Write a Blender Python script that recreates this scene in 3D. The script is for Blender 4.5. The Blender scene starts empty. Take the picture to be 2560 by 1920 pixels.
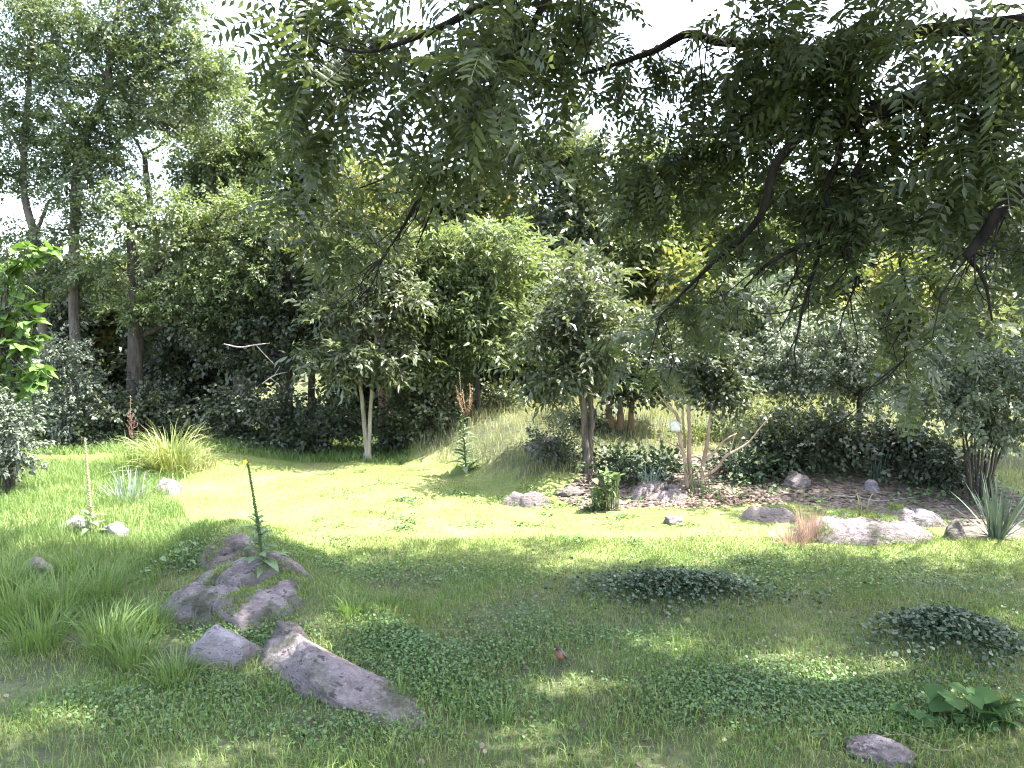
import bpy, bmesh, math, random
import numpy as np
from mathutils import Vector, Matrix, noise

rng = np.random.default_rng(7)
random.seed(7)
R = math.radians
sc = bpy.context.scene
col = sc.collection

# ------------------------------------------------------------------ camera, sky, sun, exposure
CAM_H, PITCH, FPX = 3.4, R(5.0), 1828.0          # the photograph is 2560 x 1920
cam_d = bpy.data.cameras.new('camera')
cam_d.sensor_width = 36.0
cam_d.lens = 36.0 * FPX / 2560.0
cam_d.clip_start, cam_d.clip_end = 0.1, 1500.0
cam = bpy.data.objects.new('camera', cam_d)
cam.location = (0, 0, CAM_H)
cam.rotation_euler = (R(90) - PITCH, 0, 0)
col.objects.link(cam)
sc.camera = cam

SUN_EL = R(60)
SUN_H = Vector((1.0, 0.06, 0)).normalized()        # where the sun stands, seen from above
world = bpy.data.worlds.new('World')
sc.world = world
world.use_nodes = True
nt = world.node_tree
nt.nodes.clear()
sky = nt.nodes.new('ShaderNodeTexSky')
sky.sky_type = 'NISHITA'
sky.sun_disc = False
sky.sun_elevation = SUN_EL
sky.sun_rotation = math.atan2(SUN_H.x, SUN_H.y)
sky.dust_density = 3.0
sky.air_density = 1.0
bg = nt.nodes.new('ShaderNodeBackground')
bg.inputs['Strength'].default_value = 0.15
wo = nt.nodes.new('ShaderNodeOutputWorld')
hs = nt.nodes.new('ShaderNodeHueSaturation')
hs.inputs['Saturation'].default_value = 0.75
nt.links.new(sky.outputs[0], hs.inputs['Color'])
nt.links.new(hs.outputs[0], bg.inputs[0])
nt.links.new(bg.outputs[0], wo.inputs[0])

sun_d = bpy.data.lights.new('sun', 'SUN')
sun_d.energy = 3.5
sun_d.angle = R(0.53)
sun_d.color = (1.0, 0.95, 0.86)
sun = bpy.data.objects.new('sun', sun_d)
sdir = Vector((SUN_H.x * math.cos(SUN_EL), SUN_H.y * math.cos(SUN_EL), math.sin(SUN_EL)))
sun.rotation_euler = sdir.to_track_quat('Z', 'Y').to_euler()
sun.location = (20, 0, 40)
col.objects.link(sun)

sc.view_settings.view_transform = 'Standard'
sc.view_settings.look = 'None'
sc.view_settings.gamma = 1.0
sc.view_settings.use_curve_mapping = False
sc.view_settings.exposure = 3.05
sc.render.engine = 'CYCLES'
sc.cycles.use_denoising = True
sc.cycles.filter_width = 1.15
sc.cycles.max_bounces = 7
sc.cycles.diffuse_bounces = 4
sc.cycles.glossy_bounces = 2
sc.cycles.transmission_bounces = 4
sc.cycles.caustics_reflective = False
sc.cycles.caustics_refractive = False

# ------------------------------------------------------------------ places: photo pixel -> world
def ray(px, py):
    a, b = px - 1280.0, 960.0 - py
    c, s = math.cos(PITCH), math.sin(PITCH)
    return np.array([a, FPX * c + b * s, -FPX * s + b * c])

def P(px, py, d):
    r = ray(px, py)
    return np.array([0, 0, CAM_H]) + r * (d / r[1])

def project(V):
    V = np.asarray(V, float).reshape(-1, 3)
    x, y, z = V[:, 0], V[:, 1], V[:, 2] - CAM_H
    c, s = math.cos(PITCH), math.sin(PITCH)
    dep = y * c - z * s
    up = y * s + z * c
    dep = np.where(dep < 0.05, 0.05, dep)
    return 1280 + FPX * x / dep, 960 - FPX * up / dep, dep

def sstep(t):
    t = np.clip(t, 0, 1)
    return t * t * (3 - 2 * t)

def seg_dist(x, y, a, b):
    ax, ay = a; bx, by = b
    dx, dy = bx - ax, by - ay
    t = np.clip(((x - ax) * dx + (y - ay) * dy) / (dx * dx + dy * dy), 0, 1)
    return np.hypot(x - ax - t * dx, y - ay - t * dy), t

BUMPS = [(2.05, 8.75, 1.15, .42, .16), (4.55, 7.35, .62, .5, .3), (-2.3, 8.2, .5, .4, .05), (5.1, 5.7, .9, .5, .1)]
def H(x, y):
    x = np.asarray(x, float); y = np.asarray(y, float)
    z = .03 * np.sin(x * .9 + 1.3) * np.cos(y * .7) + .02 * np.sin(x * 2.3 + y * 1.7) + .012 * np.sin(y * 3.1 - x * 1.1)
    yb = np.interp(x, [-6.5, -4, -2.4, 0.2, 3, 8, 14], [30, 20.0, 16.8, 13.5, 13.3, 12.8, 12.8])
    run = np.interp(x, [-4, 0, 3, 8], [3.2, 3.6, 5.5, 7.0])
    z = z + .95 * sstep((y - yb) / run)
    ds, t = seg_dist(x, y, (-4.1, 10.4), (-1.0, 7.0))
    z = z + (.46 - .3 * t) * np.exp(-(ds / (.85 - .3 * t)) ** 2)
    for bx, by, sx, sy, h in BUMPS:
        z = z + h * np.exp(-((x - bx) / sx) ** 2 - ((y - by) / sy) ** 2)
    z = z + .22 * sstep((-x - 4.5) / 3) * sstep((y - 7) / 6)
    z = z + np.clip(y - 30, 0, 200) * .02
    return z

def G(px, py):
    r = ray(px, py); r = r / r[1]
    t = np.linspace(3, 70, 6000)
    X = r[0] * t; Z = CAM_H + r[2] * t
    below = np.nonzero(Z < H(X, t))[0]
    k = t[below[0]] if len(below) else 60.0
    return np.array([r[0] * k, k, float(H(r[0] * k, k))])

def onground(x, y, dz=0.0):
    return np.array([x, y, float(H(x, y)) + dz])

# ------------------------------------------------------------------ meshes and objects
class MB:
    def __init__(s): s.v, s.q, s.t, s.n = [], [], [], 0
    def add(s, V, quads=None, tris=None):
        V = np.asarray(V, float).reshape(-1, 3)
        if quads is not None and len(quads): s.q.append(np.asarray(quads, int).reshape(-1, 4) + s.n)
        if tris is not None and len(tris): s.t.append(np.asarray(tris, int).reshape(-1, 3) + s.n)
        s.v.append(V); s.n += len(V)
        return s
    def mesh(s, name, offset=(0, 0, 0), smooth=False):
        V = np.concatenate(s.v) - np.asarray(offset, float)
        q = np.concatenate(s.q) if s.q else np.zeros((0, 4), int)
        t = np.concatenate(s.t) if s.t else np.zeros((0, 3), int)
        me = bpy.data.meshes.new(name)
        me.vertices.add(len(V))
        me.vertices.foreach_set('co', V.astype(np.float32).ravel())
        loops = np.concatenate([q.ravel(), t.ravel()]).astype(np.int32)
        me.loops.add(len(loops))
        me.loops.foreach_set('vertex_index', loops)
        nq, ntr = len(q), len(t)
        me.polygons.add(nq + ntr)
        st = np.concatenate([np.arange(nq) * 4, nq * 4 + np.arange(ntr) * 3]).astype(np.int32)
        me.polygons.foreach_set('loop_start', st)
        if smooth:
            me.polygons.foreach_set('use_smooth', np.ones(nq + ntr, bool))
        me.update(calc_edges=True)
        return me

def link(name, me, mat=None, parent=None, smooth=None):
    if mat is not None:
        me.materials.clear(); me.materials.append(mat)
    o = bpy.data.objects.new(name, me)
    col.objects.link(o)
    if parent is not None: o.parent = parent
    return o

def tag(o, label=None, cat=None, group=None, kind=None):
    if label: o['label'] = label
    if cat: o['category'] = cat
    if group: o['group'] = group
    if kind: o['kind'] = kind
    return o

def thing(name, label, cat, loc, group=None):
    o = bpy.data.objects.new(name, None)
    o.empty_display_size = .1
    o.location = [float(c) for c in loc]
    col.objects.link(o)
    return tag(o, label, cat, group)

def part(name, mb, mat, root, smooth=False, kind=None):
    o = link(name, mb.mesh(name, root.location, smooth), mat, root)
    if kind: o['kind'] = kind
    return o

def subpart(name, mb, mat, par, root, smooth=False):
    return link(name, mb.mesh(name, root.location, smooth), mat, par)

def placed(name, me, M, root, parent=None):
    """A part sharing mesh data: world rotation-scale M (3x3) and position."""
    o = bpy.data.objects.new(name, me)
    col.objects.link(o)
    o.parent = parent or root
    A, p = M
    W = Matrix([[*map(float, A[0]), float(p[0] - root.location[0])], [*map(float, A[1]), float(p[1] - root.location[1])],
                [*map(float, A[2]), float(p[2] - root.location[2])], [0, 0, 0, 1]])
    o.matrix_basis = W
    return o

def smooth_path(pts, n=6):
    pts = np.asarray(pts, float)
    if len(pts) < 3: 
        t = np.linspace(0, 1, n + 1)[:, None]
        return pts[0] * (1 - t) + pts[-1] * t
    ext = np.vstack([2 * pts[0] - pts[1], pts, 2 * pts[-1] - pts[-2]])
    out = []
    for i in range(1, len(ext) - 2):
        p0, p1, p2, p3 = ext[i - 1:i + 3]
        for k in range(n):
            t = k / n
            out.append(.5 * ((2 * p1) + (-p0 + p2) * t + (2 * p0 - 5 * p1 + 4 * p2 - p3) * t * t + (-p0 + 3 * p1 - 3 * p2 + p3) * t ** 3))
    out.append(pts[-1])
    return np.array(out)

def tube(mb, pts, rad, sides=7, wob=0.0):
    pts = np.asarray(pts, float); rad = np.asarray(rad, float)
    n = len(pts)
    tan = np.gradient(pts, axis=0)
    tan /= np.linalg.norm(tan, axis=1, keepdims=True) + 1e-9
    ref = np.array([1., 0, 0]) if abs(tan[0][0]) < .8 else np.array([0, 1., 0])
    a = np.cross(tan, ref); a /= np.linalg.norm(a, axis=1, keepdims=True) + 1e-9
    b = np.cross(tan, a)
    ang = np.linspace(0, 2 * np.pi, sides, endpoint=False)
    rr = rad[:, None] * (1 + wob * rng.standard_normal((n, sides)))
    V = pts[:, None, :] + rr[..., None] * (np.cos(ang)[None, :, None] * a[:, None, :] + np.sin(ang)[None, :, None] * b[:, None, :])
    i = np.arange(n - 1)[:, None] * sides; j = np.arange(sides)[None, :]; j2 = (j + 1) % sides
    q = np.stack([i + j, i + j2, i + sides + j2, i + sides + j], -1).reshape(-1, 4)
    V = np.vstack([V.reshape(-1, 3), pts[0], pts[-1]])
    c0, c1 = n * sides, n * sides + 1
    jj = np.arange(sides)
    t = np.vstack([np.stack([np.full(sides, c0), (jj + 1) % sides, jj], -1), np.stack([np.full(sides, c1), (n - 1) * sides + jj, (n - 1) * sides + (jj + 1) % sides], -1)])
    mb.add(V, q, t)

def limb_path(a, b, sag=.12, n=8):
    a, b = np.asarray(a), np.asarray(b)
    L = np.linalg.norm(b - a)
    m1 = a * .66 + b * .34 + rng.normal(0, .05, 3) * L + np.array([0, 0, sag * L * .8])
    m2 = a * .33 + b * .67 + rng.normal(0, .06, 3) * L + np.array([0, 0, sag * L])
    return smooth_path([a, m1, m2, b], max(2, n // 3))

def strip(mb, base, az, length, lean0, curve, width, nseg=5, twist=0.0, fold=0.0):
    """An arching blade: starts lean0 (rad from vertical) and bends over by curve."""
    h = np.array([math.cos(az), math.sin(az), 0]); side = np.array([-h[1], h[0], 0]); up = np.array([0, 0, 1.])
    p = np.array(base, float); V = []
    for k in range(nseg + 1):
        t = k / nseg
        w = width * (1 - t ** 2.2) * .5 + width * .02
        a = lean0 + curve * t * t
        nrm = -math.sin(a) * up + math.cos(a) * h
        s = side * math.cos(twist * t) + nrm * math.sin(twist * t)
        V += [p - s * w, p + s * w]
        p = p + (up * math.cos(a) + h * math.sin(a)) * (length / nseg)
    q = [[2 * k, 2 * k + 1, 2 * k + 3, 2 * k + 2] for k in range(nseg)]
    mb.add(V, q)

# ------------------------------------------------------------------ materials
def nodes_of(name):
    m = bpy.data.materials.new(name); m.use_nodes = True
    n = m.node_tree; n.nodes.clear()
    out = n.nodes.new('ShaderNodeOutputMaterial')
    return m, n, out

def ramp(n, stops):
    r = n.nodes.new('ShaderNodeValToRGB')
    el = r.color_ramp.elements
    while len(el) < len(stops): el.new(.5)
    for e, (p, c) in zip(el, stops): e.position = p; e.color = (*c, 1)
    return r

def leaf_mat(name, cols, trans=.32, rough=.42, spec=.4, tint=(1.2, 1.25, .62), patch=0.0, patch_col=(.2, .15, .05), scale=.6):
    m, n, out = nodes_of(name)
    g = n.nodes.new('ShaderNodeNewGeometry')
    st = [(i / max(1, len(cols) - 1), c) for i, c in enumerate(cols)]
    r = ramp(n, st)
    n.links.new(g.outputs['Random Per Island'], r.inputs[0])
    c = r.outputs[0]
    if patch:
        tc = n.nodes.new('ShaderNodeTexCoord'); nz = n.nodes.new('ShaderNodeTexNoise')
        nz.inputs['Scale'].default_value = scale; nz.inputs['Detail'].default_value = 4
        n.links.new(g.outputs['Position'], nz.inputs['Vector'])
        rr = ramp(n, [(.42, (0, 0, 0)), (.66, (patch,) * 3)])
        n.links.new(nz.outputs[0], rr.inputs[0])
        mx = n.nodes.new('ShaderNodeMix'); mx.data_type = 'RGBA'
        n.links.new(rr.outputs[0], mx.inputs['Factor']); n.links.new(c, mx.inputs[6]); mx.inputs[7].default_value = (*patch_col, 1)
        c = mx.outputs[2]
    p = n.nodes.new('ShaderNodeBsdfPrincipled')
    p.inputs['Roughness'].default_value = rough
    p.inputs['Specular IOR Level'].default_value = spec
    n.links.new(c, p.inputs['Base Color'])
    t = n.nodes.new('ShaderNodeBsdfTranslucent')
    mt = n.nodes.new('ShaderNodeMix'); mt.data_type = 'RGBA'; mt.blend_type = 'MULTIPLY'; mt.inputs['Factor'].default_value = 1
    n.links.new(c, mt.inputs[6]); mt.inputs[7].default_value = (*tint, 1)
    n.links.new(mt.outputs[2], t.inputs[0])
    mix = n.nodes.new('ShaderNodeMixShader'); mix.inputs[0].default_value = trans
    n.links.new(p.outputs[0], mix.inputs[1]); n.links.new(t.outputs[0], mix.inputs[2])
    n.links.new(mix.outputs[0], out.inputs[0])
    return m

def solid_mat(name, c1, c2, scale=8., rough=.8, bump=.4, stretch=(1, 1, 1), c3=None, detail=6., spec=.3, bscale=None):
    m, n, out = nodes_of(name)
    tc = n.nodes.new('ShaderNodeTexCoord'); mp = n.nodes.new('ShaderNodeMapping')
    mp.inputs['Scale'].default_value = stretch
    n.links.new(tc.outputs['Object'], mp.inputs[0])
    nz = n.nodes.new('ShaderNodeTexNoise'); nz.inputs['Scale'].default_value = scale; nz.inputs['Detail'].default_value = detail
    nz.inputs['Roughness'].default_value = .65
    n.links.new(mp.outputs[0], nz.inputs['Vector'])
    st = [(.36, c1), (.62, c2)] if c3 is None else [(.32, c1), (.5, c2), (.66, c3)]
    r = ramp(n, st); n.links.new(nz.outputs[0], r.inputs[0])
    p = n.nodes.new('ShaderNodeBsdfPrincipled'); p.inputs['Roughness'].default_value = rough; p.inputs['Specular IOR Level'].default_value = spec
    n.links.new(r.outputs[0], p.inputs['Base Color'])
    if bump:
        nb = n.nodes.new('ShaderNodeTexNoise'); nb.inputs['Scale'].default_value = bscale or scale * 3; nb.inputs['Detail'].default_value = 8
        n.links.new(mp.outputs[0], nb.inputs['Vector'])
        b = n.nodes.new('ShaderNodeBump'); b.inputs['Strength'].default_value = bump; b.inputs['Distance'].default_value = .04
        n.links.new(nb.outputs[0], b.inputs['Height']); n.links.new(b.outputs[0], p.inputs['Normal'])
    n.links.new(p.outputs[0], out.inputs[0])
    return m

def rock_mat(name, dark, mid, pale, moss=(.07, .085, .04)):
    m, n, out = nodes_of(name)
    g = n.nodes.new('ShaderNodeNewGeometry')
    mp = n.nodes.new('ShaderNodeMapping'); mp.inputs['Rotation'].default_value = (.35, .5, .3); mp.inputs['Scale'].default_value = (1, 1, 3.4)
    n.links.new(g.outputs['Position'], mp.inputs[0])
    def nz(scale, detail, rough, vec):
        k = n.nodes.new('ShaderNodeTexNoise'); k.inputs['Scale'].default_value = scale; k.inputs['Detail'].default_value = detail; k.inputs['Roughness'].default_value = rough
        n.links.new(vec, k.inputs['Vector']); return k.outputs[0]
    def mixc(fac, c1, c2):
        k = n.nodes.new('ShaderNodeMix'); k.data_type = 'RGBA'
        n.links.new(fac, k.inputs['Factor']); n.links.new(c1, k.inputs[6])
        if isinstance(c2, tuple): k.inputs[7].default_value = (*c2, 1)
        else: n.links.new(c2, k.inputs[7])
        return k.outputs[2]
    def mask(v, lo, hi, top):
        r = ramp(n, [(lo, (0, 0, 0)), (hi, (top,) * 3)]); n.links.new(v, r.inputs[0]); return r.outputs[0]
    r = ramp(n, [(.3, dark), (.45, mid), (.58, pale), (.68, mid), (.8, dark)]); n.links.new(nz(3.5, 12, .78, mp.outputs[0]), r.inputs[0])
    c = r.outputs[0]
    c = mixc(mask(nz(26, 6, .7, g.outputs['Position']), .56, .66, .75), c, tuple(min(.6, v * 1.35) for v in pale))      # lichen
    c = mixc(mask(nz(1.6, 8, .7, g.outputs['Position']), .5, .62, .85), c, moss)
    c = mixc(mask(nz(7, 10, .75, mp.outputs[0]), .56, .60, .8), c, tuple(v * .45 for v in dark))                         # seams
    p = n.nodes.new('ShaderNodeBsdfPrincipled'); p.inputs['Roughness'].default_value = .9; p.inputs['Specular IOR Level'].default_value = .25
    n.links.new(c, p.inputs['Base Color'])
    b = n.nodes.new('ShaderNodeBump'); b.inputs['Strength'].default_value = 1.0; b.inputs['Distance'].default_value = .12
    n.links.new(nz(11, 12, .75, mp.outputs[0]), b.inputs['Height']); n.links.new(b.outputs[0], p.inputs['Normal'])
    n.links.new(p.outputs[0], out.inputs[0])
    return m

M = {}
M['walnut'] = leaf_mat('walnut_leaf', [(.062, .078, .046), (.08, .102, .052), (.105, .13, .06)], trans=.48, rough=.38, spec=.5)
M['locust'] = leaf_mat('locust_leaf', [(.085, .115, .068), (.12, .155, .078), (.155, .19, .09)], trans=.4, rough=.45)
M['locust_pale'] = leaf_mat('locust_pale_leaf', [(.112, .15, .078), (.15, .192, .09), (.19, .228, .11)], trans=.4, rough=.45)
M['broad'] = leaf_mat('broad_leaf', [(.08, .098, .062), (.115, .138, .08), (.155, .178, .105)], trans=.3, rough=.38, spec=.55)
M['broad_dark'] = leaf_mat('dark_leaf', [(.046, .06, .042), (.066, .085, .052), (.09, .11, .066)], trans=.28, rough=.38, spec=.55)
M['yellow'] = leaf_mat('yellow_green_leaf', [(.105, .138, .066), (.14, .175, .078), (.185, .215, .096)], trans=.42, rough=.42)
M['mixed'] = leaf_mat('mixed_leaf', [(.09, .12, .05), (.14, .17, .06), (.18, .2, .07), (.2, .16, .09)], trans=.38, rough=.4, spec=.5)
M['olive'] = leaf_mat('olive_leaf', [(.09, .115, .085), (.13, .155, .115), (.165, .19, .15)], trans=.2, rough=.55, spec=.3, tint=(1, 1.1, .7))
M['silver'] = leaf_mat('silver_leaf', [(.11, .14, .09), (.16, .19, .13), (.22, .25, .18)], trans=.22, rough=.5, spec=.35, tint=(1, 1.1, .7))
M['bigleaf'] = leaf_mat('large_leaf', [(.08, .145, .04), (.11, .19, .048), (.14, .22, .055)], trans=.3, rough=.5, spec=.3)
M['far'] = leaf_mat('far_leaf', [(.08, .12, .05), (.13, .17, .06), (.18, .2, .08)], trans=.35, rough=.5)
M['grass'] = leaf_mat('grass_blade', [(.08, .155, .042), (.115, .2, .048), (.15, .235, .058), (.24, .25, .1)], trans=.3, rough=.5, spec=.3, patch=.38, patch_col=(.22, .2, .09), scale=.9)
M['lawn'] = leaf_mat('lawn_blade', [(.12, .175, .036), (.148, .205, .04), (.175, .225, .048)], trans=.3, rough=.5, spec=.3, patch=.6, patch_col=(.2, .2, .06), scale=.7)
M['meadow'] = leaf_mat('meadow_blade', [(.09, .155, .048), (.125, .195, .058), (.165, .23, .075)], trans=.34, rough=.5, spec=.3)
M['dry'] = leaf_mat('dry_blade', [(.2, .23, .10), (.3, .28, .14), (.16, .21, .08), (.36, .31, .19)], trans=.3, rough=.6)
M['tussock'] = leaf_mat('tussock_blade', [(.14, .2, .06), (.2, .25, .08), (.3, .27, .13)], trans=.3, rough=.55)
M['pink_dry'] = leaf_mat('pink_straw', [(.36, .25, .2), (.42, .3, .25), (.3, .2, .16)], trans=.25, rough=.6, tint=(1.1, 1, .8))
M['clover'] = leaf_mat('clover_leaf', [(.055, .11, .038), (.08, .145, .045), (.11, .18, .055)], trans=.22, rough=.45, spec=.4)
M['ivy'] = leaf_mat('ivy_leaf', [(.03, .05, .03), (.048, .074, .04), (.075, .11, .06)], trans=.15, rough=.5, spec=.35)
M['iris'] = leaf_mat('iris_blade', [(.16, .22, .19), (.2, .26, .23), (.26, .3, .27)], trans=.25, rough=.5)
M['yucca'] = leaf_mat('yucca_blade', [(.06, .085, .07), (.085, .115, .09), (.12, .15, .12)], trans=.1, rough=.75, spec=.12)
M['mullein'] = leaf_mat('mullein_leaf', [(.10, .15, .08), (.13, .19, .10), (.17, .22, .12)], trans=.2, rough=.7, spec=.2)
M['bark'] = solid_mat('bark', (.05, .042, .036), (.16, .135, .115), 6, .9, .9, (1, 1, .22))
M['bark_dark'] = solid_mat('dark_bark', (.025, .021, .019), (.075, .062, .055), 7, .9, .8, (1, 1, .3))
M['bark_walnut'] = solid_mat('walnut_bark', (.010, .009, .009), (.032, .027, .025), 7, .95, .8, (1, 1, .3), spec=.1)
M['bark_pale'] = solid_mat('pale_bark', (.17, .15, .12), (.32, .29, .24), 5, .85, .7, (1, 1, .25))
M['bark_brown'] = solid_mat('brown_bark', (.14, .085, .055), (.26, .17, .11), 5, .85, .6, (1, 1, .25))
M['bark_smooth'] = solid_mat('smooth_bark', (.26, .17, .12), (.42, .31, .24), 7, .6, .3, (1, 1, .3))
M['dead'] = solid_mat('dead_wood', (.24, .19, .19), (.42, .36, .36), 9, .8, .4, (1, 1, .3))
M['rock'] = rock_mat('lavender_grey_rock', (.11, .088, .09), (.235, .195, .2), (.36, .305, .315))
M['rock_pale'] = rock_mat('pale_rock', (.17, .145, .16), (.3, .265, .285), (.42, .385, .42), (.2, .17, .12))
M['rock_brown'] = rock_mat('brown_grey_rock', (.10, .08, .075), (.2, .165, .155), (.3, .25, .245))
M['rust'] = solid_mat('rust_stalk', (.14, .07, .04), (.24, .13, .08), 30, .8, .3)
M['dock'] = solid_mat('dock_seed', (.13, .075, .06), (.22, .13, .105), 30, .8, .3)
M['green_stalk'] = solid_mat('green_stalk', (.05, .08, .03), (.10, .14, .05), 40, .8, .4)
M['pale_stalk'] = solid_mat('pale_stalk', (.24, .26, .12), (.4, .36, .2), 40, .8, .4)
M['flower'] = solid_mat('yellow_petal', (.75, .5, .04), (.85, .65, .06), 30, .6, 0)
M['paint'] = solid_mat('white_paint', (.74, .73, .72), (.84, .83, .82), 12, .5, .1)
M['hole'] = solid_mat('dark_inside', (.01, .01, .01), (.02, .018, .015), 9, .9, 0)
M['stick'] = solid_mat('dry_stick', (.16, .115, .09), (.32, .25, .2), 12, .85, .4)
M['mulch'] = leaf_mat('bark_chip', [(.06, .045, .036), (.10, .078, .062), (.15, .118, .098), (.21, .17, .145)], trans=0.0, rough=.85, spec=.2)
M['hosta'] = leaf_mat('trailing_leaf', [(.10, .145, .055), (.14, .19, .07), (.18, .22, .095)], trans=.25, rough=.42)
M['burdock'] = leaf_mat('broad_wavy_leaf', [(.045, .09, .032), (.06, .115, .038), (.075, .14, .045)], trans=.25, rough=.75, spec=.12)

# ground: soil and thatch under the blades, with the mulch bed of the shrubbery as a patch of its own
def ground_mat():
    m, n, out = nodes_of('ground_soil')
    g = n.nodes.new('ShaderNodeNewGeometry')
    nz = n.nodes.new('ShaderNodeTexNoise'); nz.inputs['Scale'].default_value = .8; nz.inputs['Detail'].default_value = 10; nz.inputs['Roughness'].default_value = .7
    n.links.new(g.outputs['Position'], nz.inputs['Vector'])
    r = ramp(n, [(.32, (.03, .035, .016)), (.5, (.055, .065, .025)), (.62, (.09, .095, .038)), (.72, (.11, .085, .05))]); n.links.new(nz.outputs[0], r.inputs[0])
    nm = n.nodes.new('ShaderNodeTexNoise'); nm.inputs['Scale'].default_value = 14; nm.inputs['Detail'].default_value = 8
    n.links.new(g.outputs['Position'], nm.inputs['Vector'])
    rm = ramp(n, [(.35, (.055, .045, .035)), (.5, (.11, .085, .068)), (.66, (.18, .145, .12))]); n.links.new(nm.outputs[0], rm.inputs[0])
    at = n.nodes.new('ShaderNodeAttribute'); at.attribute_name = 'bed'
    mx = n.nodes.new('ShaderNodeMix'); mx.data_type = 'RGBA'
    n.links.new(at.outputs['Fac'], mx.inputs['Factor']); n.links.new(r.outputs[0], mx.inputs[6]); n.links.new(rm.outputs[0], mx.inputs[7])
    at2 = n.nodes.new('ShaderNodeAttribute'); at2.attribute_name = 'mown'
    rt = ramp(n, [(.35, (.10, .135, .035)), (.52, (.14, .17, .05)), (.66, (.18, .175, .08))]); n.links.new(nz.outputs[0], rt.inputs[0])
    mx2 = n.nodes.new('ShaderNodeMix'); mx2.data_type = 'RGBA'
    n.links.new(at2.outputs['Fac'], mx2.inputs['Factor']); n.links.new(mx.outputs[2], mx2.inputs[6]); n.links.new(rt.outputs[0], mx2.inputs[7])
    mx = mx2
    p = n.nodes.new('ShaderNodeBsdfPrincipled'); p.inputs['Roughness'].default_value = .9
    n.links.new(mx.outputs[2], p.inputs['Base Color'])
    b = n.nodes.new('ShaderNodeBump'); b.inputs['Strength'].default_value = .6; b.inputs['Distance'].default_value = .05
    n.links.new(nm.outputs[0], b.inputs['Height']); n.links.new(b.outputs[0], p.inputs['Normal'])
    n.links.new(p.outputs[0], out.inputs[0])
    return m

# ------------------------------------------------------------------ ground
def in_poly(px, py, poly):
    inside = np.zeros(px.shape, bool)
    n = len(poly)
    for i in range(n):
        x0, y0 = poly[i]; x1, y1 = poly[(i + 1) % n]
        cond = ((y0 > py) != (y1 > py)) & (px < (x1 - x0) * (py - y0) / ((y1 - y0) + 1e-9) + x0)
        inside ^= cond
    return inside

BED = [tuple(G(*p)[:2]) for p in [(1385, 1240), (1480, 1285), (1600, 1270), (1800, 1262), (1960, 1252), (2060, 1268), (2240, 1282), (2330, 1300), (2440, 1350), (2559, 1345), (2559, 1240), (2450, 1195), (2300, 1150), (1900, 1130), (1500, 1140)]]
BARE = [tuple(G(*p)[:2]) for p in [(1560, 1255), (1600, 1225), (1720, 1215), (1830, 1225), (1900, 1250), (1840, 1272), (1700, 1280)]]
def bed_mask(x, y):
    return in_poly(np.asarray(x, float), np.asarray(y, float), BED)

xs = np.unique(np.concatenate([np.linspace(-400, -60, 8), np.linspace(-60, -15, 24), np.linspace(-15, 15, 161), np.linspace(15, 60, 24), np.linspace(60, 400, 8)]))
ys = np.unique(np.concatenate([np.linspace(-300, -20, 8), np.linspace(-20, 3, 24), np.linspace(3, 26, 130), np.linspace(26, 60, 30), np.linspace(60, 600, 12)]))
XX, YY = np.meshgrid(xs, ys)
ZZ = H(XX, YY)
nx, ny = len(xs), len(ys)
ii = (np.arange(ny - 1)[:, None] * nx + np.arange(nx - 1)[None, :])
quads = np.stack([ii, ii + 1, ii + nx + 1, ii + nx], -1).reshape(-1, 4)
mb = MB().add(np.stack([XX, YY, ZZ], -1).reshape(-1, 3), quads)
gme = mb.mesh('ground', smooth=True)
a = gme.attributes.new('bed', 'FLOAT', 'POINT')
a.data.foreach_set('value', bed_mask(XX.ravel(), YY.ravel()).astype(np.float32))
mown = sstep((YY - 9.2) / 1.6) * (YY < 18.3) * (H(XX, YY) < .25) * ~bed_mask(XX, YY) * (np.abs(XX) < 13)
a = gme.attributes.new('mown', 'FLOAT', 'POINT')
a.data.foreach_set('value', mown.ravel().astype(np.float32))
ground = tag(link('ground', gme, ground_mat()), 'gently rolling ground under the grass and the mulch bed', None, None, 'structure')

# ------------------------------------------------------------------ leaf sprays
def quad_leaf(l, w, fold=.15, droop=.15):
    return np.array([[0, 0, 0], [.45 * l, w / 2, fold * w], [l, 0, -droop * l], [.45 * l, -w / 2, fold * w]])

def rot_z(a):
    c, s = math.cos(a), math.sin(a); return np.array([[c, -s, 0], [s, c, 0], [0, 0, 1]])
def rot_x(a):
    c, s = math.cos(a), math.sin(a); return np.array([[1, 0, 0], [0, c, -s], [0, s, c]])
def rot_y(a):
    c, s = math.cos(a), math.sin(a); return np.array([[c, 0, s], [0, 1, 0], [-s, 0, c]])

def spray(n, L, l, w, spread=.9, tilt=.5, drop=.0, jit=.03):
    """A twig along +x with n leaves left and right of it (leaf quads only)."""
    V = []
    for k in range(n):
        t = (k + .6) / n
        s = 1 if k % 2 else -1
        q = quad_leaf(l * random.uniform(.75, 1.15), w * random.uniform(.8, 1.15), random.uniform(.05, .3), random.uniform(0, .4))
        q = q @ rot_x(random.gauss(0, tilt)).T @ rot_y(random.gauss(.15, .25)).T @ rot_z(s * spread * (1 - .5 * t) + random.gauss(0, .2)).T
        o = np.array([t * L, 0, -drop * t * t * L]) + np.random.default_rng(k + n).normal(0, jit, 3)
        V.append(q + o)
    V = np.concatenate(V)
    Q = np.arange(len(V)).reshape(-1, 4)
    return V, Q

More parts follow.
